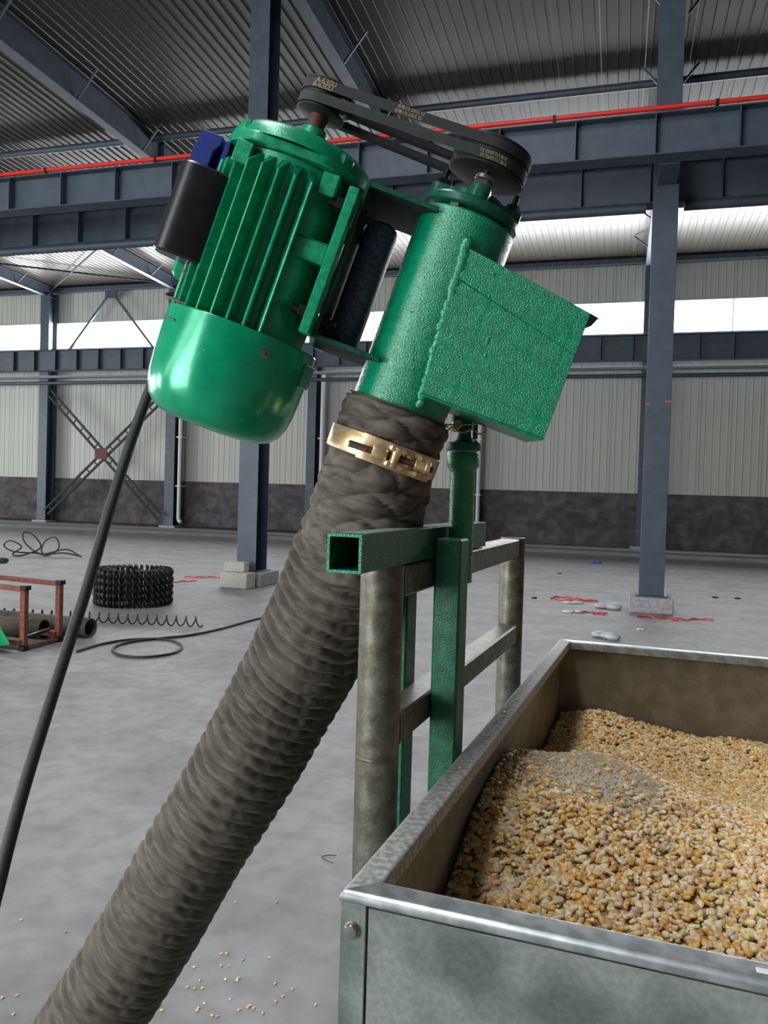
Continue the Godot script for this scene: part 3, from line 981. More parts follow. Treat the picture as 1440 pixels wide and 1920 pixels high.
func build_hose() -> void:
	var t := thing("suction_hose", "thick dusty grey-brown corrugated rubber hose curving down from the auger", "hose", Transform3D())
	var pts := [HEAD * Vector3(0, 0.001, 0), HEAD * Vector3(0, -0.035, 0), HEAD * Vector3(0, -0.075, 0), Vector3(-0.012, 1.578, -1.113), Vector3(-0.034, 1.503, -1.124), Vector3(-0.062, 1.425, -1.16), Vector3(-0.101, 1.335, -1.21), Vector3(-0.15, 1.236, -1.255), Vector3(-0.225, 1.09, -1.29), Vector3(-0.305, 0.948, -1.31), Vector3(-0.372, 0.82, -1.322), Vector3(-0.449, 0.688, -1.331), Vector3(-0.53, 0.555, -1.338), Vector3(-0.64, 0.38, -1.345), Vector3(-0.77, 0.21, -1.37), Vector3(-0.93, 0.115, -1.42), Vector3(-1.12, 0.088, -1.5), Vector3(-1.36, 0.086, -1.6)]
	var step := 0.0026
	var path := smooth_path(pts, step)
	var lump := FastNoiseLite.new()
	lump.seed = 77
	lump.frequency = 1.0
	var radius := func(k: int, f: float) -> float:
		var s := k * step
		var grow := smoothstep(0.085, 0.14, s)
		var base := 0.0765 + 0.0035 * grow
		var worn := 1.0 - 0.45 * smoothstep(0.55, 0.8, s)
		var wob := lump.get_noise_3d(cos(f) * 1.5, sin(f) * 1.5, s * 9.0)
		# wrapped cords: a quilt of crossing windings near the clamp, long lens-shaped wraps further down
		var g := f / TAU
		var a1 := absf(cos(PI * (s / 0.034 + g * 5.0 + wob * 0.3)))
		var b1 := absf(cos(PI * (s / 0.034 - g * 6.0 + wob * 0.3)))
		var a2 := absf(cos(PI * (s / 0.0245 + g * 1.0 + wob * 0.35)))
		var b2 := absf(cos(PI * (s / 0.0245 - g * 4.0 + wob * 0.5)))
		var low := smoothstep(0.17, 0.22, s)
		var lay := lerpf(sqrt(a1 * b1), pow(a2, 0.75) * (0.4 + 0.6 * pow(b2, 0.7)), low)
		var amp := lerpf(0.0095, 0.0145, low) * worn
		if s < 0.004:
			amp = 0.0
		var squeeze := 0.0028 * smoothstep(0.044, 0.048, s) * (1.0 - smoothstep(0.078, 0.082, s))
		return base - 0.0076 * worn + amp * lay + wob * 0.001 - squeeze
	part("wrapped_tube", hose_mesh(path, radius, 120), M.hose_rubber, t)
	# cut end round the casing
	var rim := MB.new()
	rim.at(HEAD.origin, HEAD.basis).lathe([Vector2(0.0665, -0.02), Vector2(0.0665, 0.001), Vector2(0.0735, 0.001)], 64)
	part("cut_edge", rim, M.hose_rubber, t)


# ---------------------------------------------------------------- auger head
func ring_pt(r: float, deg: float, y: float) -> Vector3:
	return Vector3(cos(deg_to_rad(deg)) * r, y, sin(deg_to_rad(deg)) * r)


func build_auger_head() -> void:
	var t := thing("auger_head", "green painted auger tube with welded square discharge chute", "auger", HEAD)
	part("tube_casing", MB.new().lathe([Vector2(0.062, -0.07), Vector2(0.066, -0.07), Vector2(0.066, 0.2635), Vector2(0.0635, 0.2662), Vector2(0.0, 0.2665)], 72), M.hammered_green, t)
	# discharge chute
	var f1 := PackedVector2Array([Vector2(0.0106, 0.2203), Vector2(0.189, 0.196), Vector2(0.1897, 0.1395), Vector2(0.158, 0.1475), Vector2(0.0135, 0.1795)])
	var f2 := PackedVector2Array([Vector2(0.0135, 0.1788), Vector2(0.158, 0.1474), Vector2(0.1897, 0.1394), Vector2(0.191, 0.027), Vector2(0.025, 0.027)])
	var face := Basis(Vector3(1, 0, 0), Vector3(0, 0, 1), Vector3(0, 1, 0))
	for s in [[0.0655, 0.07], [-0.07, -0.0655]]:
		var b := MB.new()
		b.at(Vector3.ZERO, face).extrude(f1, s[0], s[1], 0.0007)
		b.at(Vector3.ZERO, face).extrude(f2, s[0], s[1], 0.0007)
		part("chute_face", b, M.hammered_green, t)
	part("chute_top", MB.new().at(Vector3.ZERO, face).extrude(PackedVector2Array([Vector2(0.0106, 0.2203), Vector2(0.189, 0.196), Vector2(0.1885, 0.1925), Vector2(0.0106, 0.2165)]), -0.0655, 0.0655), M.hammered_green, t)
	part("chute_floor", MB.new().span(Vector3(0.025, 0.0235, -0.07), Vector3(0.191, 0.0275, 0.0695), 0.0017), M.hammered_green, t)
	part("chute_lip", MB.new().at(Vector3.ZERO, face).extrude(PackedVector2Array([Vector2(0.15, 0.2), Vector2(0.2104, 0.2285), Vector2(0.2227, 0.2265), Vector2(0.217, 0.2125), Vector2(0.191, 0.19), Vector2(0.188, 0.18)]), -0.0698, -0.0658, 0.0006), M.bracket_green, t)
	# weld bead down the joint of tube and chute
	var bead := MB.new()
	var lump := FastNoiseLite.new()
	lump.seed = 5
	lump.frequency = 60.0
	for k in 60:
		var f := k / 59.0
		var p := Vector3(0.0095, 0.2225, 0.0685).lerp(Vector3(0.0245, 0.012, 0.063), f)
		p.x += lump.get_noise_1d(f * 3.0) * 0.0035
		var r := 0.0046 + 0.0026 * lump.get_noise_1d(f * 9.0 + 4.0) + 0.0007 * sin(k * 2.3) + 0.0016 * (1.0 - f)
		blob(bead, p, Vector3(r * 1.15, r * 1.3, maxf(r * 0.6, 0.0016)))
	for k in 26:
		var p := Vector3(rng.randf_range(-0.03, 0.02), rng.randf_range(0.03, 0.25), 0)
		p.z = sqrt(0.066 * 0.066 - p.x * p.x)
		blob(bead, p, Vector3(0.0018, 0.0014, 0.0009) * rng.randf_range(0.6, 1.4))
	for q in [[0.078, 0.118, 0.0034, 0.006], [0.082, 0.1, 0.0026, 0.003], [0.06, 0.172, 0.0022, 0.0022], [0.115, 0.19, 0.002, 0.0016], [0.165, 0.15, 0.0022, 0.002], [0.055, 0.2, 0.003, 0.0022], [0.09, 0.09, 0.0016, 0.002], [0.12, 0.135, 0.0012, 0.0012]]:
		blob(bead, Vector3(q[0], q[1], 0.0698), Vector3(q[2], q[3], 0.0012))
	part("weld_bead", bead, M.hammered_green, t).set_meta("kind", "stuff")
	# bearing flange held on three studs
	for d in [88.0, 178.0, -2.0, 268.0]:
		var c := ring_pt(0.057, d + 25.0, 0.269)
		part("spacer", MB.new().at(c, Basis(Vector3.UP, -deg_to_rad(d + 25.0))).box(Vector3.ZERO, Vector3(0.008, 0.0055, 0.013), 0.0008), M.frame_green, t)
	var fl := part("bearing_flange", MB.new().lathe([Vector2(0.0, 0.2718), Vector2(0.0635, 0.2718), Vector2(0.0665, 0.2738), Vector2(0.0665, 0.282), Vector2(0.0645, 0.2845), Vector2(0.0, 0.2845)], 64), M.flange_green, t)
	var star := PackedVector2Array()
	for k in 96:
		var f := TAU * k / 96
		var lobe := 0.0
		for d in [88.0, 178.0, -2.0, 268.0]:
			var w: float = wrapf(f - deg_to_rad(d), -PI, PI)
			lobe = maxf(lobe, exp(-pow(w / 0.3, 4.0)))
		star.append(Vector2(cos(f), sin(f)) * (0.039 + 0.0255 * lobe))
	part("flange_hub", MB.new().extrude(star, 0.284, 0.302, 0.0015, true), M.flange_green, fl)
	for d in [88.0, 178.0, -2.0, 268.0]:
		var c := ring_pt(0.05, d, 0.0)
		var stud := part("stud", MB.new().at(c).cyl(0.0042, 0.3, 0.324, 0.0008, 14), M.dark_steel, fl)
		stud.set_meta("label", "dark threaded stud")
		part("nut", MB.new().at(c).hexa(0.0098, 0.302, 0.3105), M.dark_steel if d != 88.0 else M.bare_steel, fl)
		if d == 88.0:
			part("washer", MB.new().at(c).cyl(0.0128, 0.3106, 0.313, 0.0004, 24).cyl(0.0125, 0.3134, 0.3156, 0.0004, 24), M.bare_steel, fl)
	part("shaft", MB.new().cyl(0.0125, 0.285, 0.336, 0.0006, 28).cyl(0.0235, 0.3055, 0.309, 0.0006, 32), M.bare_steel, t)
	part("pulley", pulley(0.0525, 0.016), M.pulley_black, t)
	# bent plate bracket to the motor
	var br := part("motor_bracket", MB.new().span(Vector3(-0.1383, 0.0465, -0.1), Vector3(-0.1333, 0.256, 0.062), 0.001).span(Vector3(-0.1333, 0.251, -0.1), Vector3(-0.04, 0.256, 0.062), 0.001).span(Vector3(-0.1333, 0.0465, -0.1), Vector3(-0.045, 0.0515, 0.062), 0.001), M.bracket_green, t)
	part("bracket_edge", MB.new().span(Vector3(-0.1383, 0.046, 0.062), Vector3(-0.133, 0.2565, 0.0632), 0.0005).span(Vector3(-0.133, 0.2505, 0.062), Vector3(-0.04, 0.2565, 0.0632), 0.0005).span(Vector3(-0.133, 0.046, 0.062), Vector3(-0.045, 0.052, 0.0632), 0.0005), M.flange_green, br)
	part("bracket_strut", MB.new().at(Vector3(-0.1085, 0, -0.02)).lathe([Vector2(0, 0.0515), Vector2(0.0225, 0.0515), Vector2(0.0235, 0.06), Vector2(0.0235, 0.218), Vector2(0.02, 0.228), Vector2(0.012, 0.2325), Vector2(0, 0.233)], 28), M.strut_blue, t)
	# pivot lug that sits on the saddle's pipe
	var w := HEAD.affine_inverse()
	var c0 := BIN * Vector3(-0.3, 0, -1.147)
	var lug := MB.new()
	lug.at(c0).lathe([Vector2(0, 1.6275), Vector2(0.025, 1.6275), Vector2(0.0255, 1.629), Vector2(0.0255, 1.6375), Vector2(0.024, 1.639), Vector2(0.016, 1.6395), Vector2(0.0125, 1.642), Vector2(0.0105, 1.65), Vector2(0.0105, 1.66), Vector2(0, 1.66)], 32)
	lug.at(Vector3.ZERO).span(c0 + Vector3(-0.018, 1.655, -0.006), c0 + Vector3(0.012, 1.692, 0.006), 0.003)
	part("pivot_lug", lug, M.frame_green, t, w)
	part("lug_plate", MB.new().span(c0 + Vector3(0.013, 1.645, -0.022), c0 + Vector3(0.018, 1.69, 0.0), 0.001).span(c0 + Vector3(-0.012, 1.69, -0.02), c0 + Vector3(0.03, 1.70, 0.02), 0.001), M.strut_blue, t, w)


func blob(b: MB, c: Vector3, r: Vector3) -> void:
	var i0 := b.v.size()
	for k in 5:
		var f := PI * k / 4.0
		for j in 8:
			var g := TAU * j / 8.0
			var d := Vector3(sin(f) * cos(g), cos(f), sin(f) * sin(g))
			b.vert(c + d * r, d / r)
	for k in 4:
		for j in 8:
			b.quad(i0 + k * 8 + j, i0 + k * 8 + (j + 1) % 8, i0 + (k + 1) * 8 + (j + 1) % 8, i0 + (k + 1) * 8 + j)


# two-groove pulley about the local axis; r is the rim radius, hub the inner radius of the lower recess
func pulley(r: float, hub: float) -> MB:
	var g := 0.009
	return MB.new().lathe([Vector2(0, 0.331), Vector2(r - 0.003, 0.331), Vector2(r, 0.333), Vector2(r, 0.335), Vector2(r - g, 0.339), Vector2(r - g, 0.346), Vector2(r, 0.350), Vector2(r, 0.353), Vector2(r - g, 0.357), Vector2(r - g, 0.364), Vector2(r, 0.368), Vector2(r, 0.3705), Vector2(r - 0.0015, 0.3715), Vector2(hub, 0.3715), Vector2(hub, 0.376), Vector2(0, 0.376)], 64)


# ---------------------------------------------------------------- motor
const MOTOR_E := -0.238


func build_motor() -> void:
	var ax := Vector3(MOTOR_E, 0, 0)
	var t := thing("electric_motor", "bright green finned electric motor with smooth rounded fan cover", "motor", HEAD)
	part("body", MB.new().at(ax).lathe([Vector2(0, 0.015), Vector2(0.083, 0.015), Vector2(0.083, 0.245), Vector2(0, 0.245)], 64), M.motor_green, t)
	# cooling fins along the housing, none on the foot side
	for d in [66.0, 78.5, 91.0, 103.5, 116.0, 128.5, 141.0, 153.5, 166.0, 178.5, 191.0, 203.5, 216.0, 228.5, 241.0, 253.5, 266.0, 278.5, 291.0]:
		var fin := MB.new()
		var f := deg_to_rad(d)
		# local X outwards, local Z sideways
		fin.at(ax, Basis(Vector3(cos(f), 0, sin(f)), Vector3.UP, Vector3(-sin(f), 0, cos(f))))
		var r0 := 0.076
		var r1 := 0.1015
		for s in [-1.0, 1.0]:
			fin.flat([Vector3(r0, 0.018, 0.0062 * s), Vector3(r1, 0.022, 0.0021 * s), Vector3(r1, 0.222, 0.0021 * s), Vector3(r0, 0.244, 0.0062 * s)], Vector3(0.2, 0, s))
			fin.flat([Vector3(r1, 0.022, 0.0021 * s), Vector3(r1 + 0.0014, 0.023, 0.0008 * s), Vector3(r1 + 0.0014, 0.221, 0.0008 * s), Vector3(r1, 0.222, 0.0021 * s)], Vector3(1, 0, s))
		fin.flat([Vector3(r1 + 0.0014, 0.023, -0.0008), Vector3(r1 + 0.0014, 0.023, 0.0008), Vector3(r1 + 0.0014, 0.221, 0.0008), Vector3(r1 + 0.0014, 0.221, -0.0008)], Vector3(1, 0, 0))
		fin.flat([Vector3(r0, 0.244, -0.0062), Vector3(r0, 0.244, 0.0062), Vector3(r1 + 0.0014, 0.221, 0.0008), Vector3(r1 + 0.0014, 0.221, -0.0008)], Vector3(0.5, 1, 0))
		fin.flat([Vector3(r0, 0.018, -0.0062), Vector3(r0, 0.018, 0.0062), Vector3(r1 + 0.0014, 0.023, 0.0008), Vector3(r1 + 0.0014, 0.023, -0.0008)], Vector3(0, -1, 0))
		part("cooling_fin", fin, M.motor_green, t)
	# drive-end shield
	var rim := PackedVector2Array()
	for k in 72:
		var f := TAU * k / 72
		rim.append(Vector2(cos(f) * 0.101, clampf(sin(f) * 0.103, -0.092, 0.092)))
	var cap := part("end_shield", MB.new().at(ax).extrude(rim, 0.2465, 0.2585, 0.0018, true), M.motor_green, t)
	part("shield_dome", MB.new().at(ax).lathe([Vector2(0.1, 0.2575), Vector2(0.0985, 0.266), Vector2(0.094, 0.274), Vector2(0.084, 0.281), Vector2(0.06, 0.2875), Vector2(0.036, 0.2905), Vector2(0.024, 0.293), Vector2(0.02, 0.297), Vector2(0.0185, 0.311), Vector2(0.017, 0.3125), Vector2(0, 0.3125)], 64), M.motor_green, cap)
	for d in [45.0, 135.0, 225.0, 315.0]:
		var c := ax + ring_pt(0.09, d, 0.0)
		var turn := Basis(Vector3.UP, -deg_to_rad(d))
		part("shield_lug", MB.new().at(c, turn).span(Vector3(-0.012, 0.258, -0.011), Vector3(0.011, 0.274, 0.011), 0.004), M.motor_green, cap)
	for d in [50.0, 68.0 + 60.0, 230.0, 310.0]:
		var c := ax + ring_pt(0.092, d, 0.0)
		part("housing_lug", MB.new().at(c, Basis(Vector3.UP, -deg_to_rad(90.0))).span(Vector3(-0.012, 0.216, -0.0115), Vector3(0.0125, 0.2445, 0.0115), 0.002), M.motor_green, t)
	part("shaft", MB.new().at(ax).cyl(0.0125, 0.311, 0.334, 0.0006, 28), M.rusty_steel, t)
	part("pulley", MB_shift(pulley(0.0335, 0.012), ax), M.pulley_black, t)
	# feet with bolts
	for s in [1.0, -1.0]:
		var z: float = 0.076 * s
		var foot := part("foot", MB.new().span(Vector3(-0.1525, 0.044, z - 0.013), Vector3(-0.1385, 0.236, z + 0.013), 0.0015), M.motor_green, t)
		part("foot_web", MB.new().span(Vector3(-0.2, 0.133, z - 0.02), Vector3(-0.152, 0.16, z + 0.005), 0.003), M.motor_green, foot)
		for y in [0.071, 0.212]:
			var c := Vector3(-0.1525, y, z - 0.002 * s)
			part("bolt", MB.new().along(c, Vector3(-1, 0, 0)).hexa(0.0125, 0.0, 0.01).cyl(0.0055, 0.01, 0.021, 0.001, 12), M.dark_steel, foot)
			part("nut", MB.new().along(Vector3(-0.1333, y, z - 0.026 * s), Vector3(1, 0, 0)).hexa(0.0115, 0.0, 0.009).cyl(0.005, 0.009, 0.018, 0.001, 12), M.dark_steel, foot)
	# fan cover
	var cover := part("fan_cover", MB.new().at(ax).lathe([Vector2(0.1, 0.024), Vector2(0.1038, 0.0255), Vector2(0.105, 0.024), Vector2(0.105, -0.01), Vector2(0.1042, -0.04), Vector2(0.1025, -0.065), Vector2(0.0995, -0.082), Vector2(0.0935, -0.0965), Vector2(0.084, -0.107), Vector2(0.071, -0.113), Vector2(0.055, -0.1155), Vector2(0.0, -0.117)], 96), M.cover_green, t)
	part("screw", MB.new().along(ax + ring_pt(0.1045, 58.0, 0.003), ring_pt(1.0, 58.0, 0.0)).lathe([Vector2(0.0062, -0.001), Vector2(0.0062, 0.001), Vector2(0.0042, 0.0012), Vector2(0.0042, 0.0048), Vector2(0.0022, 0.0048), Vector2(0.0022, 0.002), Vector2(0, 0.002)], 20), M.bare_steel, cover)
	part("cover_wire", MB.new().sweep([ax + ring_pt(0.1062, 166.0, 0.004), ax + ring_pt(0.1062, 154.0, 0.004), ax + ring_pt(0.1062, 142.0, 0.004), ax + ring_pt(0.1062, 131.0, 0.003)], 0.0011, 6), M.wire_brown, cover)
	part("cover_tab", MB.new().at(ax, Basis(Vector3.UP, deg_to_rad(-8.0))).span(Vector3(0.102, -0.02, -0.02), Vector3(0.1068, 0.012, 0.02), 0.001), M.cover_green, cover)
	# capacitor housing strapped to the side
	var can := PackedVector2Array()
	for k in 48:
		var f := TAU * k / 48
		var cs := cos(f)
		var sn := sin(f)
		can.append(Vector2(signf(cs) * pow(absf(cs), 0.72) * 0.0375, signf(sn) * pow(absf(sn), 0.72) * 0.029))
	var cp := Vector3(-0.331, 0, 0.062)
	var box := part("capacitor_housing", MB.new().at(cp, Basis(Vector3.UP, deg_to_rad(14.0))).extrude(can, 0.079, 0.1965, 0.003, true), M.black_plastic, t)
	part("housing_clip", MB.new().at(cp + Vector3(0.03, 0, -0.006)).span(Vector3(-0.008, 0.196, -0.006), Vector3(0.01, 0.209, 0.004), 0.002), M.grey_foam, box)
	part("clip_screw", MB.new().along(cp + Vector3(0.028, 0.205, 0.0), Vector3(0, 0.3, 1)).cyl(0.003, 0, 0.004, 0.0006, 10), M.pin_gold, box)
	part("housing_clip", MB.new().at(cp + Vector3(0.018, 0, -0.01)).span(Vector3(-0.012, 0.062, -0.006), Vector3(0.012, 0.08, 0.004), 0.002), M.grey_foam, box)
	part("clip_screw", MB.new().along(cp + Vector3(0.008, 0.067, -0.005), Vector3(0, 0, 1)).cyl(0.0028, 0, 0.003, 0.0006, 10), M.pin_gold, box)
	# blue terminal cover with its folded strap, grey gasket behind
	var strap := PackedVector2Array()
	for q in [[-0.372, 0.185], [-0.3715, 0.222], [-0.368, 0.244], [-0.366, 0.2515], [-0.3395, 0.2505], [-0.3375, 0.244], [-0.3385, 0.2385], [-0.3445, 0.2285], [-0.345, 0.205], [-0.334, 0.204], [-0.333, 0.2475], [-0.3255, 0.2485], [-0.326, 0.185]]:
		strap.append(Vector2(q[0], q[1]))
	var face := Basis(Vector3(1, 0, 0), Vector3(0, 0, 1), Vector3(0, 1, 0))
	part("terminal_cover", MB.new().at(Vector3.ZERO, face).extrude(strap, 0.0, 0.042, 0.0012), M.blue_plastic, t)
	part("gasket", MB.new().span(Vector3(-0.3255, 0.185, -0.01), Vector3(-0.3135, 0.2455, 0.036), 0.004).span(Vector3(-0.36, 0.19, -0.012), Vector3(-0.3255, 0.243, 0.0), 0.002), M.grey_foam, t)
	part("terminal_box", MB.new().span(Vector3(-0.352, 0.06, -0.075), Vector3(-0.315, 0.2, 0.03), 0.006), M.motor_green, t)
	part("mounting_pad", MB.new().span(Vector3(-0.3165, 0.178, 0.02), Vector3(-0.297, 0.244, 0.055), 0.003), M.motor_green, t)
	# loose brown leads by the cover
	for k in 3:
		part("lead_wire", MB.new().sweep(smooth_path([Vector3(-0.335 + 0.003 * k, 0.05 - 0.005 * k, 0.0), Vector3(-0.345, 0.036 - 0.003 * k, 0.03), Vector3(-0.336 + 0.006 * k, 0.03, 0.052 + 0.003 * k), Vector3(-0.3 + 0.01 * k, 0.027, 0.078)], 0.006), 0.0014, 6), M.wire_brown, t)

	# power cable hanging from behind the motor
	var cable := [HEAD * Vector3(-0.335, 0.1, -0.075), HEAD * Vector3(-0.36, 0.05, -0.13), Vector3(-0.365, 1.775, -1.29), Vector3(-0.381, 1.718, -1.285), Vector3(-0.4, 1.628, -1.252), Vector3(-0.413, 1.521, -1.199), Vector3(-0.424, 1.414, -1.147), Vector3(-0.433, 1.337, -1.105), Vector3(-0.444, 1.24, -1.053), Vector3(-0.449, 1.159, -1.001), Vector3(-0.452, 1.084, -0.959), Vector3(-0.452, 1.004, -0.918), Vector3(-0.45, 0.7, -0.8), Vector3(-0.5, 0.3, -0.7), Vector3(-0.62, 0.06, -0.62), Vector3(-0.85, 0.01, -0.55), Vector3(-1.3, 0.01, -0.5)]
	single("power_cable", "thick black rubber cable hanging down from behind the motor", "cable", MB.new().sweep(smooth_path(cable, 0.012), 0.0084, 14), M.cable_rubber)


func MB_shift(b: MB, by: Vector3) -> MB:
	for k in b.v.size():
		b.v[k] += by
	return b


# ---------------------------------------------------------------- belts
# loop round both pulleys in the (e, n) plane: points with outward normals
func belt_loop(r_motor: float, r_auger: float, steps: int) -> Array:
	var c := absf(MOTOR_E)
	var lean := asin((r_auger - r_motor) / c)
	var out := []
	# near run: motor to auger, then round the auger, far run, round the motor
	var a0 := PI * 0.5 + lean
	var arc := []
	for k in steps + 1:
		var f := a0 - (PI + 2.0 * lean) * k / steps
		arc.append([Vector2(cos(f), sin(f)) * r_auger, Vector2(cos(f), sin(f))])
	var arc2 := []
	for k in steps + 1:
		var f := -a0 - (PI - 2.0 * lean) * k / steps
		arc2.append([Vector2(MOTOR_E, 0) + Vector2(cos(f), sin(f)) * r_motor, Vector2(cos(f), sin(f))])
	out.append_array(arc)
	for k in range(1, 12):
		out.append([arc[steps][0].lerp(arc2[0][0], k / 12.0), arc[steps][1]])
	out.append_array(arc2)
	for k in range(1, 12):
		out.append([arc2[steps][0].lerp(arc[0][0], k / 12.0), arc[0][1]])
	return out


func belt(y: float, sag: float) -> MB:
	var loop := belt_loop(0.0345 + sag, 0.0535 + sag, 28)
	var b := MB.new()
	var pr := [Vector2(0, -0.0064), Vector2(0, 0.0064), Vector2(-0.008, 0.0042), Vector2(-0.008, -0.0042)]
	var m := loop.size()
	for k in 4:
		var p: Vector2 = pr[k]
		var q: Vector2 = pr[(k + 1) % 4]
		var d := q - p
		var side := Vector2(d.y, -d.x).normalized()
		var i0 := b.v.size()
		for j in m + 1:
			var o: Vector2 = loop[j % m][0]
			var nn: Vector2 = loop[j % m][1]
			for s in [p, q]:
				b.vert(Vector3(o.x + nn.x * s.x, y + s.y, o.y + nn.y * s.x), Vector3(nn.x * side.x, side.y, nn.y * side.x), Vector2(float(j) / m, s.y))
		for j in m:
			var w := i0 + j * 2
			b.quad(w, w + 1, w + 3, w + 2)
	return b


# bends a flat piece of lettering (x along the belt, y across it, in metres) onto the outside of a belt; s0 counts from the motor's axis along the near run
func onto_belt(flat_mesh: Mesh, s0: float, y0: float, sag: float, flip := false) -> MB:
	var rm := 0.0345 + sag
	var ra := 0.0535 + sag
	var lean := asin((ra - rm) / absf(MOTOR_E))
	var run := absf(MOTOR_E) * cos(lean)
	var nrm := Vector2(cos(PI * 0.5 + lean), sin(PI * 0.5 + lean))
	var start := Vector2(MOTOR_E, 0) + nrm * rm
	var dir := Vector2(-nrm.y, nrm.x) * -1.0
	var arr := flat_mesh.surface_get_arrays(0)
	var vs: PackedVector3Array = arr[Mesh.ARRAY_VERTEX]
	var ids: PackedInt32Array = arr[Mesh.ARRAY_INDEX]
	var b := MB.new()
	for p in vs:
		var s := s0 + (-p.x if flip else p.x)
		var h := y0 + (-p.y if flip else p.y)
		var o: Vector2
		var nn := nrm
		if s < 0.0:
			var f := PI * 0.5 + lean - s / rm
			nn = Vector2(cos(f), sin(f))
			o = Vector2(MOTOR_E, 0) + nn * rm
		elif s > run:
			var f := PI * 0.5 + lean - (s - run) / ra
			nn = Vector2(cos(f), sin(f))
			o = nn * ra
		else:
			o = start + dir * s
		o += nn * (0.0003 + p.z)
		b.vert(Vector3(o.x, h, o.y), Vector3(nn.x, 0, nn.y))
	for k in range(0, ids.size(), 3):
		b.tri(ids[k], ids[k + 1], ids[k + 2])
	return b


func words(text: String, height: float) -> Mesh:
	var tm := TextMesh.new()
	var sf := SystemFont.new()
	sf.font_names = PackedStringArray(["Droid Sans"])
	tm.font = sf
	tm.text = text
	tm.font_size = 32
	tm.pixel_size = height / 23.0
	tm.depth = 0.0002
	tm.horizontal_alignment = HORIZONTAL_ALIGNMENT_LEFT
	return tm


# the two characters for "passed inspection", drawn stroke by stroke in a cell 10 units high
func passed_mark(height: float) -> Mesh:
	var b := MB.new()
	var u := height / 10.0
	var strokes := [[4.5, 10, 0.3, 6], [4.5, 10, 9, 6], [2.6, 6.3, 6.6, 6.3], [2, 4.4, 7.4, 4.4], [2, 4.4, 2, 0.4], [7.4, 4.4, 7.4, 0.4], [2, 0.5, 7.4, 0.5],
		[13, 10, 13, 0], [10.6, 7.4, 15.2, 7.4], [13, 7, 10.6, 3.6], [13, 6, 14.8, 4.6], [16.8, 10, 15.2, 6.6], [16.5, 9, 20, 9], [20, 9, 15, 4.6], [16.2, 7.6, 20.6, 4.4], [16, 3.8, 20, 3.8], [16, 3.8, 16, 0.3], [20, 3.8, 20, 0.3], [16, 0.4, 20, 0.4]]
	for s in strokes:
		b.bar(Vector3(s[0] * u, s[1] * u, 0), Vector3(s[2] * u, s[3] * u, 0), u * 0.85, 0.0002)
	return b.mesh()


func build_belts() -> void:
	var y_low := 0.3425
	var y_top := 0.3605
	var b1 := thing("drive_belt", "upper black rubber drive belt with yellowish print between the pulleys", "belt", HEAD, "drive belts")
	part("loop", belt(y_top, 0.0), M.belt_rubber, b1)
	var b2 := thing("drive_belt", "lower black drive belt dusted with green paint, next to the motor", "belt", HEAD, "drive belts")
	part("loop", belt(y_low, 0.0), M.belt_rubber_green, b2)
	for row in [[0.0031, -0.010], [-0.0034, -0.013]]:
		part("print", onto_belt(words("A-630Li", 0.0062), row[1], y_top + row[0], 0.0), M.belt_print, b1)
	for row in [[0.0030, 0.104], [-0.0032, 0.102]]:
		part("print", onto_belt(passed_mark(0.0046), row[1], y_top + row[0] - 0.0016, 0.0), M.belt_print, b1)
		part("print", onto_belt(words("(1) 2012.12", 0.0038), row[1] + 0.0112, y_top + row[0] + 0.0002, 0.0), M.belt_print, b1)
	for row in [[0.0036, 0.262], [-0.0026, 0.264]]:
		part("print", onto_belt(passed_mark(0.0046), row[1], y_low + row[0] + 0.0016, 0.0, true), M.belt_print, b2)
		part("print", onto_belt(words("(1) 2012.12", 0.0038), row[1] - 0.0112, y_low + row[0] - 0.0002, 0.0, true), M.belt_print, b2)


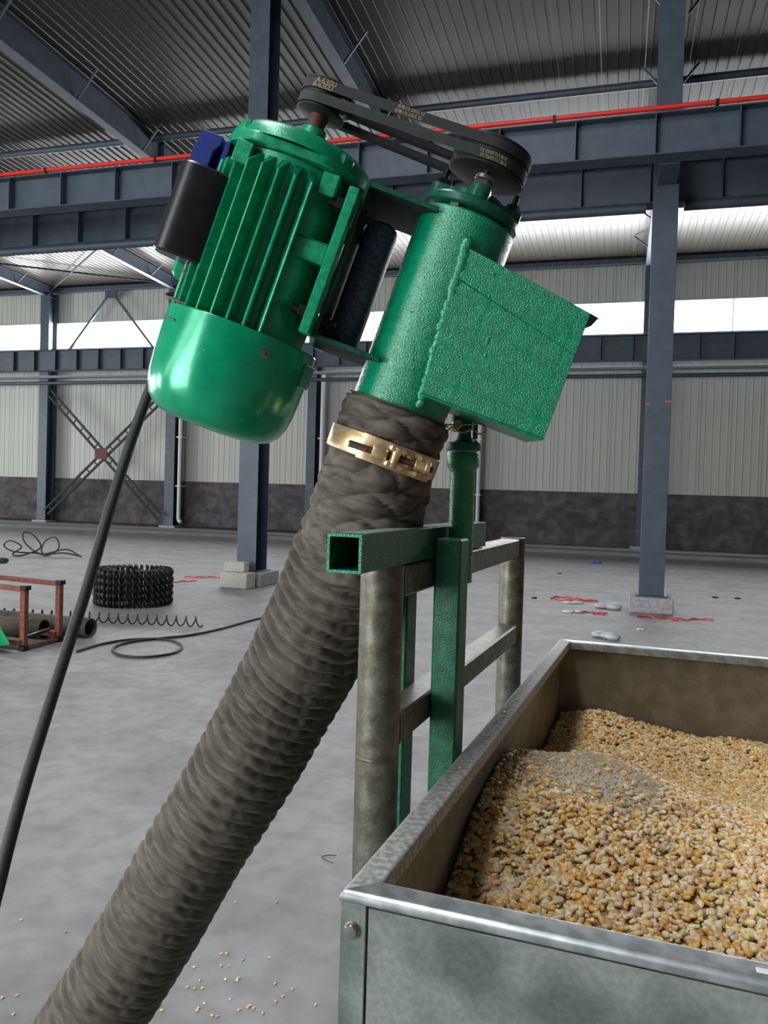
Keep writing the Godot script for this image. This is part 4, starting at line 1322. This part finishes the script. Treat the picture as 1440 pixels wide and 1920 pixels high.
# ---------------------------------------------------------------- hose clamp and retaining clip
func build_clamp_and_pins() -> void:
	var t := thing("hose_clamp", "shiny yellow zinc bolted band clamp round the hose top", "clamp", HEAD)
	part("band", MB.new().lathe([Vector2(0.0768, -0.0485), Vector2(0.0778, -0.0478), Vector2(0.0786, -0.049), Vector2(0.0786, -0.0775), Vector2(0.0778, -0.0787), Vector2(0.0768, -0.078)], 96), M.zinc_yellow, t)
	part("bridge_plate", MB.new().lathe([Vector2(0.0788, -0.0468), Vector2(0.0798, -0.0468), Vector2(0.0798, -0.0802), Vector2(0.0788, -0.0802)], 24, deg_to_rad(24.0), deg_to_rad(112.0)), M.zinc_yellow, t)
	# looped band ends carrying two trunnions and the bolt
	for d in [[77.0, 0.006], [50.0, -0.004]]:
		var c := ring_pt(0.086, d[0], -0.0635)
		var b := MB.new()
		b.at(c, Basis(Vector3.UP, -deg_to_rad(d[0])))
		b.lathe([Vector2(0.0, -0.0135), Vector2(0.0075, -0.0135), Vector2(0.0085, -0.0125), Vector2(0.008, -0.008), Vector2(0.0062, -0.004), Vector2(0.0058, 0.0), Vector2(0.0062, 0.004), Vector2(0.008, 0.008), Vector2(0.0085, 0.0125), Vector2(0.0075, 0.0135), Vector2(0, 0.0135)], 24)
		part("trunnion", b, M.zinc_yellow, t)
		for s in [-1.0, 1.0]:
			part("band_loop", MB.new().at(c + Vector3(0, 0.0105 * s, 0), Basis(Vector3.UP, -deg_to_rad(d[0]))).span(Vector3(-0.008, -0.0042, -0.012), Vector3(0.0072, 0.0042, 0.012), 0.0025), M.zinc_yellow, t)
	var p := Vector3(-0.0415, -0.0665, 0.0855)
	var q := Vector3(0.072, -0.0612, 0.0745)
	part("bolt", MB.new().along(p, q - p).cyl(0.0045, 0.016, 0.113, 0.0008, 16), M.rusty_steel, t)
	part("bolt_tip", MB.new().along(p, q - p).cyl(0.0046, -0.002, 0.0225, 0.0012, 16), M.bare_steel, t)
	part("band_roll", MB.new().along(p, q - p).lathe([Vector2(0.0052, 0.03), Vector2(0.0088, 0.03), Vector2(0.0094, 0.031), Vector2(0.0094, 0.049), Vector2(0.0088, 0.05), Vector2(0.0052, 0.05)], 24), M.zinc_yellow, t)
	part("bolt_head", MB.new().along(p, q - p).cyl(0.0068, 0.088, 0.102, 0.0008, 20).hexa(0.0082, 0.102, 0.1085), M.zinc_yellow, t)

	var r := thing("retaining_clip", "gold spring clip threaded through the pivot pin", "clip", Transform3D())
	var z := -1.1376
	var wire := [[0.0698, 1.6612], [0.0873, 1.6610], [0.1009, 1.6612], [0.1214, 1.6622], [0.1315, 1.6634], [0.1382, 1.6612], [0.1412, 1.6562], [0.1385, 1.6507], [0.1322, 1.6492], [0.1268, 1.6522], [0.1225, 1.6552], [0.1165, 1.6535], [0.1095, 1.6508], [0.1035, 1.6512], [0.097, 1.656], [0.0922, 1.6575], [0.0885, 1.654], [0.0846, 1.6500]]
	var pts := []
	for w in wire:
		pts.append(Vector3(w[0], w[1], z))
	part("wire", MB.new().sweep(smooth_path(pts, 0.0018), 0.0012, 10), M.pin_gold, r)
	single("pivot_pin", "round gold pin through the green pivot lug", "pin", MB.new().along(Vector3(0.1022, 1.6625, -1.205), Vector3(-0.02, 0.0, 1.0)).cyl(0.0068, 0.0, 0.071, 0.001, 28), M.pin_gold)


# ---------------------------------------------------------------- things on the hall floor
func helix(p: Vector3, q: Vector3, r: float, pitch: float, per := 12) -> Array:
	var d := (q - p).normalized()
	var s := d.cross(Vector3.UP).normalized()
	var up := s.cross(d)
	var out := []
	var n := int(p.distance_to(q) / pitch * per)
	for k in n + 1:
		var f := TAU * k / per
		out.append(p.lerp(q, float(k) / n) + s * cos(f) * r - up * sin(f) * r)
	return out


func floor_path(list: Array, h: float) -> Array:
	var out := []
	for q in list:
		out.append(Vector3(q[0], h, -q[1]))
	return out


func build_floor_items() -> void:
	# long steel spring wound into a ring of several turns
	var ring := thing("coiled_spring", "black steel spring wound into a tall ring on the floor", "spring", hall(-6.14, 0, 9.24))
	for layer in 2:
		for turn in 5:
			var pts := []
			var n := (38 - layer * 8) * 10
			for k in n:
				var g := TAU * k / n
				var f := TAU * k / 10.0
				var rr := 0.455 - layer * 0.105 + cos(f) * 0.05
				pts.append(Vector3(cos(g) * rr, 0.06 + turn * 0.092 + sin(f) * 0.05, sin(g) * rr))
			part("winding", MB.new().sweep(pts, 0.0125, 5, true), M.spring_black, ring)
	single("long_spring", "long open black steel spring stretched out on the floor", "spring", MB.new().sweep(helix(Vector3(-8.2, 0.066, -7.22), Vector3(-4.43, 0.066, -8.0), 0.056, 0.112, 14), 0.008, 6), M.spring_black, HALL)
	var hs := [[Vector3(-7.6, 0.1, -6.62), Vector3(-5.5, 0.1, -6.74), "grey-brown hose length lying inside the rusty frame"], [Vector3(-7.6, 0.1, -7.12), Vector3(-5.13, 0.1, -6.98), "grey-brown hose length lying behind the rusty frame, its open end showing"]]
	for h in hs:
		var t := thing("hose_length", h[2], "hose", HALL, "hose lengths on the floor")
		var d: Vector3 = (h[1] - h[0])
		var l := d.length()
		part("tube", MB.new().along(h[0], d).lathe([Vector2(0.082, 0), Vector2(0.096, 0), Vector2(0.096, l - 0.24), Vector2(0.1, l - 0.23), Vector2(0.1, l - 0.005), Vector2(0.097, l), Vector2(0.086, l), Vector2(0.084, l - 0.01), Vector2(0.084, 0)], 28), M.hose_rubber_plain, t)
		part("end_band", MB.new().along(h[0], d).lathe([Vector2(0.1, l - 0.15), Vector2(0.1035, l - 0.145), Vector2(0.1035, l - 0.11), Vector2(0.1, l - 0.105)], 28), M.hose_rubber_plain, t)

	# rusty angle frame
	var fr := thing("rusty_frame", "rusty brown welded steel frame standing on the floor", "frame", HALL)
	var a := Vector3(-5.26, 0, -6.17)
	var b := Vector3(-5.28, 0, -6.68)
	var run := Vector3(-1.0, 0, -0.18)
	for p in [a, b]:
		for k in 2:
			part("post", MB.new().span(p + run * k * 0.92 + Vector3(-0.028, 0, -0.028), p + run * k * 0.92 + Vector3(0.028, 0.6, 0.028), 0.004), M.rust_frame, fr)
	for p in [a, b]:
		part("rail", MB.new().bar(p + Vector3(0, 0.575, 0), p + run + Vector3(0, 0.575, 0), 0.045, 0.05, 0.003), M.rust_frame, fr)
		part("rail", MB.new().bar(p + Vector3(0, 0.075, 0), p + run + Vector3(0, 0.075, 0), 0.05, 0.1, 0.003), M.rust_frame, fr)
	for k in 2:
		part("cross_rail", MB.new().bar(a + run * k * 0.92 + Vector3(0, 0.03, 0), b + run * k * 0.92 + Vector3(0, 0.03, 0), 0.03, 0.05, 0.003), M.rust_frame, fr)
	part("cross_rail", MB.new().bar(a + Vector3(-0.03, 0.11, 0), b + Vector3(-0.12, 0.11, 0), 0.03, 0.03, 0.003), M.dark_steel, fr)
	part("cross_rail", MB.new().bar(a + run * 0.92 + Vector3(0, 0.575, 0), b + run * 0.92 + Vector3(0, 0.575, 0), 0.04, 0.04, 0.003), M.rust_frame, fr)
	for p in [a, b]:
		part("corner_cap", MB.new().box(p + Vector3(0.01, 0.59, 0), Vector3(0.075, 0.045, 0.075), 0.006), M.dark_steel, fr)
		part("corner_cap", MB.new().box(p + Vector3(0, 0.03, 0), Vector3(0.066, 0.06, 0.066), 0.006), M.dark_steel, fr)

	# green sheet hopper lying at the edge
	var tray := thing("green_chute", "bright green sheet metal chute lying beside the rusty frame", "chute", hall(-5.55, 0, 5.95))
	var s := MB.new()
	var rim := [Vector3(0.28, 0.09, -0.05), Vector3(-0.3, 0.1, 0.3), Vector3(-0.7, 0.26, 0.05), Vector3(-0.15, 0.3, -0.3)]
	var foot := [Vector3(0.0, 0.0, 0.02), Vector3(-0.3, 0.0, 0.2), Vector3(-0.55, 0.0, 0.05), Vector3(-0.2, 0.0, -0.12)]
	for k in 4:
		var l: int = (k + 1) % 4
		var mid: Vector3 = (foot[0] + foot[2]) * 0.5
		s.flat([rim[k], rim[l], foot[l], foot[k]], (rim[k] + rim[l]) * 0.5 - mid)
		s.flat([rim[k] - Vector3(0, 0.004, 0) + (mid - rim[k]) * 0.02, rim[l] - Vector3(0, 0.004, 0) + (mid - rim[l]) * 0.02, foot[l] + Vector3(0, 0.006, 0), foot[k] + Vector3(0, 0.006, 0)], mid - (rim[k] + rim[l]) * 0.5)
	s.flat([foot[0], foot[1], foot[2], foot[3]], Vector3(0, 1, 0))
	part("hopper", s, M.tray_green, tray)
	var lip := MB.new()
	for k in 4:
		lip.bar(rim[k], rim[(k + 1) % 4], 0.018, 0.014, 0.003)
	part("lip", lip, M.tray_green, tray)
	part("handle_bar", MB.new().bar(Vector3(-0.25, 0.1, -0.1), Vector3(-0.12, 0.31, -0.28), 0.05, 0.02, 0.004), M.tray_green, tray)

	# thin cable looped on the floor
	var loop := [[-4.78, 6.3], [-4.795, 6.57], [-4.779, 6.757], [-4.692, 6.985], [-4.44, 7.169], [-4.207, 7.088], [-4.016, 6.875], [-3.943, 6.6], [-4.049, 6.367], [-4.255, 6.299], [-4.48, 6.435], [-4.607, 6.658], [-4.604, 6.9], [-4.456, 7.194], [-4.292, 7.44], [-4.179, 7.927], [-4.125, 8.689], [-4.0, 9.3]]
	single("floor_cable", "thin black cable making one loop on the pale floor", "cable", MB.new().sweep(smooth_path(floor_path(loop, 0.013), 0.04), 0.012, 8), M.cable_rubber, HALL)
	# tangled lead far off
	var tangle := []
	for q in [[-11.0, 0.06, 14.5], [-11.4, 0.16, 14.6], [-11.9, 0.05, 14.5], [-11.95, 0.3, 14.6], [-11.6, 0.42, 14.5], [-11.42, 0.2, 14.4], [-11.7, 0.03, 14.4], [-12.1, 0.05, 14.5], [-12.5, 0.08, 14.3], [-12.75, 0.2, 14.3], [-12.5, 0.32, 14.2], [-12.2, 0.2, 14.2], [-12.35, 0.04, 14.1], [-12.1, 0.03, 14.1], [-11.8, 0.2, 14.3], [-12.0, 0.46, 14.3], [-12.25, 0.5, 14.3], [-12.2, 0.28, 14.3], [-11.8, 0.06, 14.3], [-11.3, 0.1, 14.4], [-10.9, 0.03, 14.5]]:
		tangle.append(Vector3(q[0], q[1], -q[2]))
	single("tangled_lead", "tangled black lead heaped on the floor before the lattice bay", "cable", MB.new().sweep(smooth_path(tangle, 0.05), 0.017, 6), M.cable_rubber, HALL)
	var rag := MB.new()
	for q in [[-11.75, 12.75], [-11.6, 12.8], [-11.45, 12.82], [-11.85, 12.7]]:
		blob(rag, Vector3(q[0], 0.05, -q[1]), Vector3(0.13, 0.055, 0.1))
	single("dark_rag", "dark crumpled rag on the floor at the picture edge", "rag", rag, M.litter_dark, HALL)

	# foam blocks by the column
	single("foam_block", "long white foam block at the foot of the middle column", "block", MB.new().box(Vector3(0, 0.125, 0), Vector3(0.5, 0.25, 0.26), 0.012), M.foam_white, hall(-5.76, 0, 11.52, Basis(Vector3.UP, -0.12)), "foam blocks")
	single("foam_block", "small white foam block resting on the long foam block", "block", MB.new().box(Vector3(0, 0.08, 0), Vector3(0.34, 0.16, 0.2), 0.01), M.foam_white, hall(-5.8, 0.252, 11.56, Basis(Vector3.UP, 0.05)), "foam blocks")

	# red ribbons and litter
	ribbon([[-0.95, 12.6], [-0.9, 12.85], [-0.75, 12.9], [-0.5, 12.75], [-0.22, 12.68]], "long curved red strap behind the bin's corner")
	ribbon([[-0.93, 12.56], [-0.7, 12.5], [-0.45, 12.62], [-0.25, 12.66]], "short red strap end curling beside the long one")
	ribbon([[-0.42, 11.27], [-0.3, 11.4], [-0.22, 11.2], [-0.28, 11.34], [-0.12, 11.24], [-0.2, 11.42], [-0.08, 11.3]], "knotted red strap left of the pale pedestal")
	ribbon([[0.3, 11.2], [0.45, 11.35], [0.55, 11.22], [0.7, 11.28], [0.82, 11.12], [0.76, 11.34], [0.9, 11.26], [1.1, 11.42], [1.3, 11.4]], "tangled red strap in front of the pale pedestal")
	ribbon([[-7.2, 12.36], [-7.0, 12.44], [-6.8, 12.6], [-6.6, 12.62]], "straight red strap behind the spring ring")
	ribbon([[-7.0, 11.5], [-6.8, 11.84], [-6.7, 11.9]], "faint red strap end beside the spring ring")
	scrap("paper_scrap", "white paper ring lying by the red strap", Vector2(-0.59, 12.31), 0.15, 0.05, M.paper_white)
	scrap("paper_scrap", "flat white paper scrap near the knotted strap", Vector2(-0.55, 11.26), 0.14, 0.05, M.paper_white)
	scrap("plastic_bag", "crumpled pale plastic bag beside the pedestal", Vector2(-0.1, 11.9), 0.2, 0.12, M.plastic_grey)
	scrap("plastic_wrap", "flattened clear plastic wrap behind the bin's far rim", Vector2(-0.11, 9.38), 0.18, 0.1, M.plastic_grey)
	scrap("paper_scrap", "tiny white scrap in front of the pale pedestal", Vector2(0.33, 10.14), 0.05, 0.03, M.paper_white)
	scrap("blue_scrap", "small blue scrap far off near the wall", Vector2(-0.5, 20.4), 0.16, 0.1, M.litter_blue)
	for q in [[1.62, 14.2, "small dark scrap right of the pedestal"], [1.95, 14.3, "second small dark scrap further right of the pedestal"], [-1.1, 17.0, "small dark scrap on the floor near the wall"], [-1.2, 12.6, "dark fleck on the floor by the stand"]]:
		scrap("dark_scrap", q[2], Vector2(q[0], q[1]), 0.07, 0.03, M.litter_dark)
	single("bent_wire", "short bent black wire lying near the bin", "wire", MB.new().sweep(smooth_path(floor_path([[-1.105, 3.21], [-1.14, 3.2], [-1.158, 3.18], [-1.146, 3.16], [-1.092, 3.135]], 0.004), 0.006), 0.0016, 6), M.litter_dark, HALL)


func ribbon(list: Array, label: String) -> void:
	var pts := smooth_path(floor_path(list, 0.012), 0.03)
	var b := MB.new()
	for k in pts.size() - 1:
		var p: Vector3 = pts[k]
		var q: Vector3 = pts[k + 1]
		b.bar(p + Vector3(0, 0.01 * sin(k * 0.9), 0), q + Vector3(0, 0.01 * sin((k + 1) * 0.9), 0), 0.02, 0.012)
	single("red_strap", label, "strap", b, M.ribbon_red, HALL, "red straps on the floor")


func scrap(called: String, label: String, where: Vector2, r: float, h: float, m: Material) -> void:
	var b := MB.new()
	var n := 5 if h > 0.06 else 3
	for k in n:
		blob(b, Vector3(rng.randf_range(-r, r) * 0.6, h * 0.3, rng.randf_range(-r, r) * 0.5), Vector3(r * rng.randf_range(0.4, 0.7), h * rng.randf_range(0.3, 0.6), r * rng.randf_range(0.3, 0.6)))
	for k in b.v.size():
		b.v[k].y = maxf(b.v[k].y, 0.001)
	single(called, label, "litter", b, m, hall(where.x, 0, where.y))


# ---------------------------------------------------------------- maize
func maize_h(p: float, q: float) -> float:
	var t := clampf((q + 0.275) / 0.95, 0.0, 1.0)
	var crest := lerpf(0.125, 0.06, smoothstep(0.12, 0.45, t)) + 0.02 * exp(-pow((q + 0.1) / 0.09, 2.0))
	var g := (p - 1.3 - 0.06 * t) / (0.34 if p < 1.3 else 0.30)
	var h := 0.995 + crest * exp(-g * g)
	h += 0.03 * exp(-pow((p - 2.06) / 0.12, 2.0)) * exp(-pow((q + 0.17) / 0.13, 2.0))
	h -= 0.02 * smoothstep(0.0, 0.4, t) * exp(-pow((p - 1.75) / 0.2, 2.0))
	h -= 0.05 * smoothstep(0.95, 0.68, p)
	return h + 0.004 * sin(p * 23.0 + q * 9.0) * sin(q * 31.0)


# how far a spot lies inside the patch of fine chaff on the crest
func chaff_at(p: float, q: float) -> float:
	var a := (p - 1.36) / 0.17
	var b := (q + 0.115) / 0.125
	return 1.0 - sqrt(a * a + b * b)


func kernel_mesh(kind: int) -> ArrayMesh:
	var b := MB.new()
	var rows := 7
	var seg := 9
	var prof := [[0.0, 0.26], [0.12, 0.5], [0.32, 0.78], [0.55, 0.96], [0.76, 1.0], [0.92, 0.82], [1.0, 0.45]]
	var pale := kind >= 3
	var l := [0.0118, 0.0108, 0.0104][kind % 3] as float
	var w := [0.0048, 0.0052, 0.0046][kind % 3] as float
	var th := [0.0027, 0.0032, 0.0035][kind % 3] as float
	var pos := PackedVector3Array()
	for k in rows:
		var s: float = prof[k][1]
		for j in seg:
			var f := TAU * j / seg
			var cs := cos(f)
			var sn := sin(f)
			pos.append(Vector3(cs * w * s, sn * th * (0.55 + 0.45 * s) * (0.9 + 0.1 * s), (prof[k][0] - 0.5) * l))
	# colours are linear: pale tip, orange body, yellower crown, pale germ on one flat side
	var tip := Color(0.80, 0.64, 0.42)
	var body := Color(0.74, 0.39, 0.09)
	var crown := Color(0.78, 0.46, 0.13)
	var germ := Color(0.78, 0.56, 0.30)
	if pale:
		tip = Color(0.82, 0.70, 0.52)
		body = Color(0.75, 0.59, 0.34)
		crown = Color(0.80, 0.60, 0.34)
		germ = Color(0.80, 0.68, 0.50)
	for k in rows:
		for j in seg:
			var jj := j
			var i := k * seg + jj
			var a := pos[k * seg + (jj + 1) % seg] - pos[k * seg + (jj + seg - 1) % seg]
			var c := pos[mini(k + 1, rows - 1) * seg + jj] - pos[maxi(k - 1, 0) * seg + jj]
			var nn := a.cross(c)
			if nn.dot(Vector3(pos[i].x, pos[i].y, 0)) < 0.0:
				nn = -nn
			var co := body
			var s: float = prof[k][0]
			if s < 0.2: co = tip
			elif s > 0.9: co = crown
			elif sin(TAU * j / seg) > 0.55 and s < 0.7: co = germ
			b.col = co
			b.vert(pos[i], nn)
	for k in rows - 1:
		for j in seg:
			b.quad(k * seg + j, k * seg + (j + 1) % seg, (k + 1) * seg + (j + 1) % seg, (k + 1) * seg + j)
	for e in 2:
		b.col = crown if e else tip
		var c := b.vert(Vector3(0, 0, (0.53 if e else -0.51) * l), Vector3(0, 0, 1 if e else -1))
		var base := (rows - 1) * seg * e
		for j in seg:
			b.tri(c, base + j, base + (j + 1) % seg)
	return b.mesh()


func kernel_tint() -> Color:
	var r := rng.randf()
	if r < 0.62:
		return Color(1.0, 1.0, 1.0) * rng.randf_range(0.8, 1.1)
	if r < 0.84:
		return Color(1.06, 1.18, 0.9) * rng.randf_range(0.85, 1.0)
	return Color(0.9, 0.78, 0.75) * rng.randf_range(0.7, 1.0)


func build_maize() -> void:
	# the bed under the loose kernels
	var bed := MB.new()
	var np := 90
	var nq := 60
	var ids := PackedInt32Array()
	for i in np + 1:
		for j in nq + 1:
			var p := lerpf(BIN_P0 + 0.009, BIN_P1 - 0.008, float(i) / np)
			var q := lerpf(BIN_Q0 + 0.0075, BIN_Q1 - 0.008, float(j) / nq)
			var d := 0.004
			var nn := Vector3(-(maize_h(p, q + d) - maize_h(p, q - d)), 2.0 * d, maize_h(p + d, q) - maize_h(p - d, q))
			bed.vert(Vector3(q, maize_h(p, q) - 0.005, -p), nn)
	for i in np:
		for j in nq:
			var k := i * (nq + 1) + j
			bed.quad(k, k + 1, k + nq + 2, k + nq + 1)
	single("maize_bed", "deep bed of maize filling the galvanised bin", "maize", bed, M.maize_bed, BIN, "", "stuff")

	var shapes := []
	for k in 6:
		shapes.append(kernel_mesh(k))
	var eye := BIN.affine_inverse() * Vector3(0, 1.56, 0)
	var spots := []
	for k in 30000:
		var p := rng.randf_range(0.9, BIN_P1 - 0.014)
		var q := rng.randf_range(BIN_Q0 + 0.014, BIN_Q1 - 0.014)
		var inside := chaff_at(p, q) + rng.randf_range(-0.25, 0.25)
		if inside > 0.02 and rng.randf() < 0.96:
			continue
		var lift := rng.randf_range(-0.003, 0.0035)
		var tilt := rng.randfn(0.0, 0.35)
		var b := Basis(Vector3.UP, rng.randf() * TAU) * Basis(Vector3.RIGHT, tilt) * Basis(Vector3.BACK, rng.randfn(0.0, 0.4) + (PI if rng.randf() < 0.5 else 0.0))
		b = b.scaled(Vector3.ONE * rng.randf_range(0.85, 1.2))
		var pos := Vector3(q, maize_h(p, q) + lift, -p)
		var screen := cam_px(BIN * pos)
		var seen := screen.x > 8.0 and screen.x < 1432.0 and screen.y < 1912.0 and p > 0.985 and q > BIN_Q0 + 0.03 and lift > 0.0005 and shows_over_rim(pos, eye)
		spots.append([pos.distance_to(eye) if seen else 99.0, Transform3D(b, pos), kernel_tint(), rng.randi() % 3 + (3 if rng.randf() < 0.52 else 0)])
	spots.sort_custom(func(x, y): return x[0] < y[0])
	# the nearest 300 that show are single kernels, the rest of the heap is one mass for each shape
	for k in 300:
		var s: Array = spots[k]
		var t: Color = s[2]
		single("maize_kernel", "pale cream maize kernel on the near slope of the heap" if s[3] >= 3 else "orange maize kernel on the near slope of the heap", "kernel", tint_mesh(shapes[s[3]], s[3], t), M.maize, BIN * s[1], "nearest maize kernels in the bin")
	for kind in 6:
		var mine := []
		for k in range(300, spots.size()):
			if spots[k][3] == kind:
				mine.append(spots[k])
		var mm := MultiMesh.new()
		mm.transform_format = MultiMesh.TRANSFORM_3D
		mm.use_colors = true
		mm.mesh = shapes[kind]
		mm.instance_count = mine.size()
		for k in mine.size():
			mm.set_instance_transform(k, mine[k][1])
			mm.set_instance_color(k, mine[k][2])
		var o := MultiMeshInstance3D.new()
		o.name = numbered("maize_heap")
		o.multimesh = mm
		o.material_override = M.maize
		o.transform = BIN
		meta(o, ["heap of %s maize kernels spread through the bin" % ["long orange", "broad orange", "small plump orange", "long pale", "broad pale", "small plump pale"][kind]][0], "maize", "maize heap", "stuff")
		add_child(o)

	# fine chaff and grit on the crest and between the kernels
	var grit := MB.new()
	blob_low(grit)
	var mm2 := MultiMesh.new()
	mm2.transform_format = MultiMesh.TRANSFORM_3D
	mm2.use_colors = true
	mm2.mesh = grit.mesh()
	var list := []
	for k in 60000:
		var p := rng.randf_range(0.9, 1.75)
		var q := rng.randf_range(BIN_Q0 + 0.01, 0.35)
		var c := chaff_at(p, q)
		if c < -0.45 and rng.randf() < 0.82:
			continue
		if c < 0.0 and rng.randf() < 0.35:
			continue
		var big := rng.randf() < 0.1
		var sc := rng.randf_range(0.0024, 0.0038) if big else rng.randf_range(0.0009, 0.0021)
		var pos := Vector3(q, maize_h(p, q) + rng.randf_range(-0.003, 0.0015) + (0.002 if c > 0.0 else 0.0), -p)
		var b := Basis.from_euler(Vector3(rng.randf() * TAU, rng.randf() * TAU, rng.randf() * TAU)).scaled(Vector3(1.0, 0.6, 0.8) * sc)
		var col := Color(0.58, 0.51, 0.39) * rng.randf_range(0.7, 1.2)
		if big:
			col = Color(0.62, 0.48, 0.24) * rng.randf_range(0.8, 1.2)
		list.append([Transform3D(b, pos), col])
	mm2.instance_count = list.size()
	for k in list.size():
		mm2.set_instance_transform(k, list[k][0])
		mm2.set_instance_color(k, list[k][1])
	var g := MultiMeshInstance3D.new()
	g.name = "maize_chaff"
	g.multimesh = mm2
	g.material_override = M.chaff
	g.transform = BIN
	meta(g, "grey-beige fine chaff sprinkled on the crest of the maize", "chaff", "", "stuff")
	add_child(g)
	# a low mound of dust under the chaff
	var dust := MB.new()
	for i in 25:
		for j in 25:
			var a := (i - 12) / 12.0
			var c := (j - 12) / 12.0
			var p := 1.36 + a * 0.19
			var q := -0.115 + c * 0.14
			var up := 0.004 * clampf(chaff_at(p, q) * 3.0 + 0.3, -1.0, 1.0)
			dust.col = Color(0.53, 0.46, 0.35)
			dust.vert(Vector3(q, maize_h(p, q) - 0.003 + up, -p), Vector3(0, 1, 0))
	for i in 24:
		for j in 24:
			dust.quad(i * 25 + j, i * 25 + j + 1, (i + 1) * 25 + j + 1, (i + 1) * 25 + j)
	single("maize_dust", "low mound of grey-beige dust on the maize crest", "dust", dust, M.chaff, BIN, "", "stuff")

	# kernels that fell on the floor
	var fallen := [[-1.252, -2.818], [-1.066, -2.748], [-1.111, -2.381], [-1.073, -2.395], [-1.043, -2.309], [-0.518, -2.98], [-0.502, -2.645], [-0.484, -2.646], [-0.423, -2.612], [-0.337, -2.631], [-0.574, -2.565], [-0.539, -2.493], [-0.46, -2.505], [-0.488, -2.576], [-0.422, -2.501], [-0.421, -2.515], [-0.3, -2.491], [-0.243, -2.464], [-0.426, -2.407], [-0.366, -2.372], [-0.347, -2.368], [-0.361, -2.38], [-0.5, -2.383], [-0.63, -2.367], [-0.619, -2.346], [-0.267, -2.428], [-0.286, -2.401], [-0.163, -2.394], [-0.513, -2.348], [-0.512, -2.358], [-0.448, -2.326], [-0.464, -2.328], [-0.317, -2.345], [-0.389, -2.359], [-0.363, -2.993], [-0.462, -2.577], [-0.569, -2.459], [-0.546, -2.454], [-0.522, -2.456]]
	for k in fallen.size():
		var kind := k % 3
		var lay := Basis(Vector3.UP, rng.randf() * TAU)
		single("fallen_kernel", "maize kernel lying on the concrete floor between hose and bin" if k > 4 else "maize kernel lying on the concrete floor beyond the hose", "kernel", tint_mesh(shapes[kind], kind, kernel_tint()), M.maize, Transform3D(lay, Vector3(fallen[k][0], [0.0021, 0.0027, 0.003][kind], fallen[k][1])), "maize kernels fallen on the floor")


	# crumbs on the bin's dusty rim
	for q in [[1.26, -0.262], [1.29, -0.256], [1.32, -0.259], [1.35, -0.263], [1.18, -0.255], [1.02, -0.258], [1.41, -0.257]]:
		var kind := rng.randi() % 3
		single("rim_kernel", "broken maize crumb lying on the dusty long rim of the bin", "kernel", tint_mesh(shapes[kind + 3], kind + 3, kernel_tint()), M.maize, bin(q[1], RIM_H + 0.0016, q[0]) * Transform3D(Basis(Vector3.UP, rng.randf() * TAU).scaled(Vector3.ONE * 0.5), Vector3.ZERO), "maize crumbs on the rim")


var tints := {}


# a kernel shape with its colours multiplied, shared between kernels of nearly the same tint
func tint_mesh(base: ArrayMesh, kind: int, t: Color) -> ArrayMesh:
	var key := Vector4i(roundi(t.r * 5), roundi(t.g * 5), roundi(t.b * 2), kind)
	if not tints.has(key):
		var arr := base.surface_get_arrays(0)
		var cs: PackedColorArray = arr[Mesh.ARRAY_COLOR]
		var f := Color(key.x / 5.0, key.y / 5.0, key.z / 2.0)
		for k in cs.size():
			cs[k] = Color(minf(cs[k].r * f.r, 0.9), minf(cs[k].g * f.g, 0.9), minf(cs[k].b * f.b, 0.9))
		arr[Mesh.ARRAY_COLOR] = cs
		var m := ArrayMesh.new()
		m.add_surface_from_arrays(Mesh.PRIMITIVE_TRIANGLES, arr)
		tints[key] = m
	return tints[key]


func blob_low(b: MB) -> void:
	var p := [Vector3(1, 0, 0), Vector3(-1, 0, 0), Vector3(0, 1, 0), Vector3(0, -1, 0), Vector3(0, 0, 1), Vector3(0, 0, -1)]
	for f in [[0, 2, 4], [4, 2, 1], [1, 2, 5], [5, 2, 0], [0, 3, 4], [4, 3, 1], [1, 3, 5], [5, 3, 0]]:
		b.flat([p[f[0]], p[f[1]], p[f[2]]], p[f[0]] + p[f[1]] + p[f[2]])


# where a point falls in the 1440 x 1920 picture; only used to choose which kernels become single objects
func cam_px(at: Vector3) -> Vector2:
	var t := Transform3D(Basis.from_euler(Vector3(deg_to_rad(-1.3), 0, deg_to_rad(1.69))), Vector3(0, 1.56, 0)).affine_inverse() * at
	return Vector2(720.0 + 1497.0 * t.x / -t.z, 960.0 - 1497.0 * t.y / -t.z)


func shows_over_rim(pos: Vector3, eye: Vector3) -> bool:
	var f := (-(BIN_P0 + 0.031) - eye.z) / (pos.z - eye.z)
	return eye.lerp(pos, f).y > RIM_H + 0.004
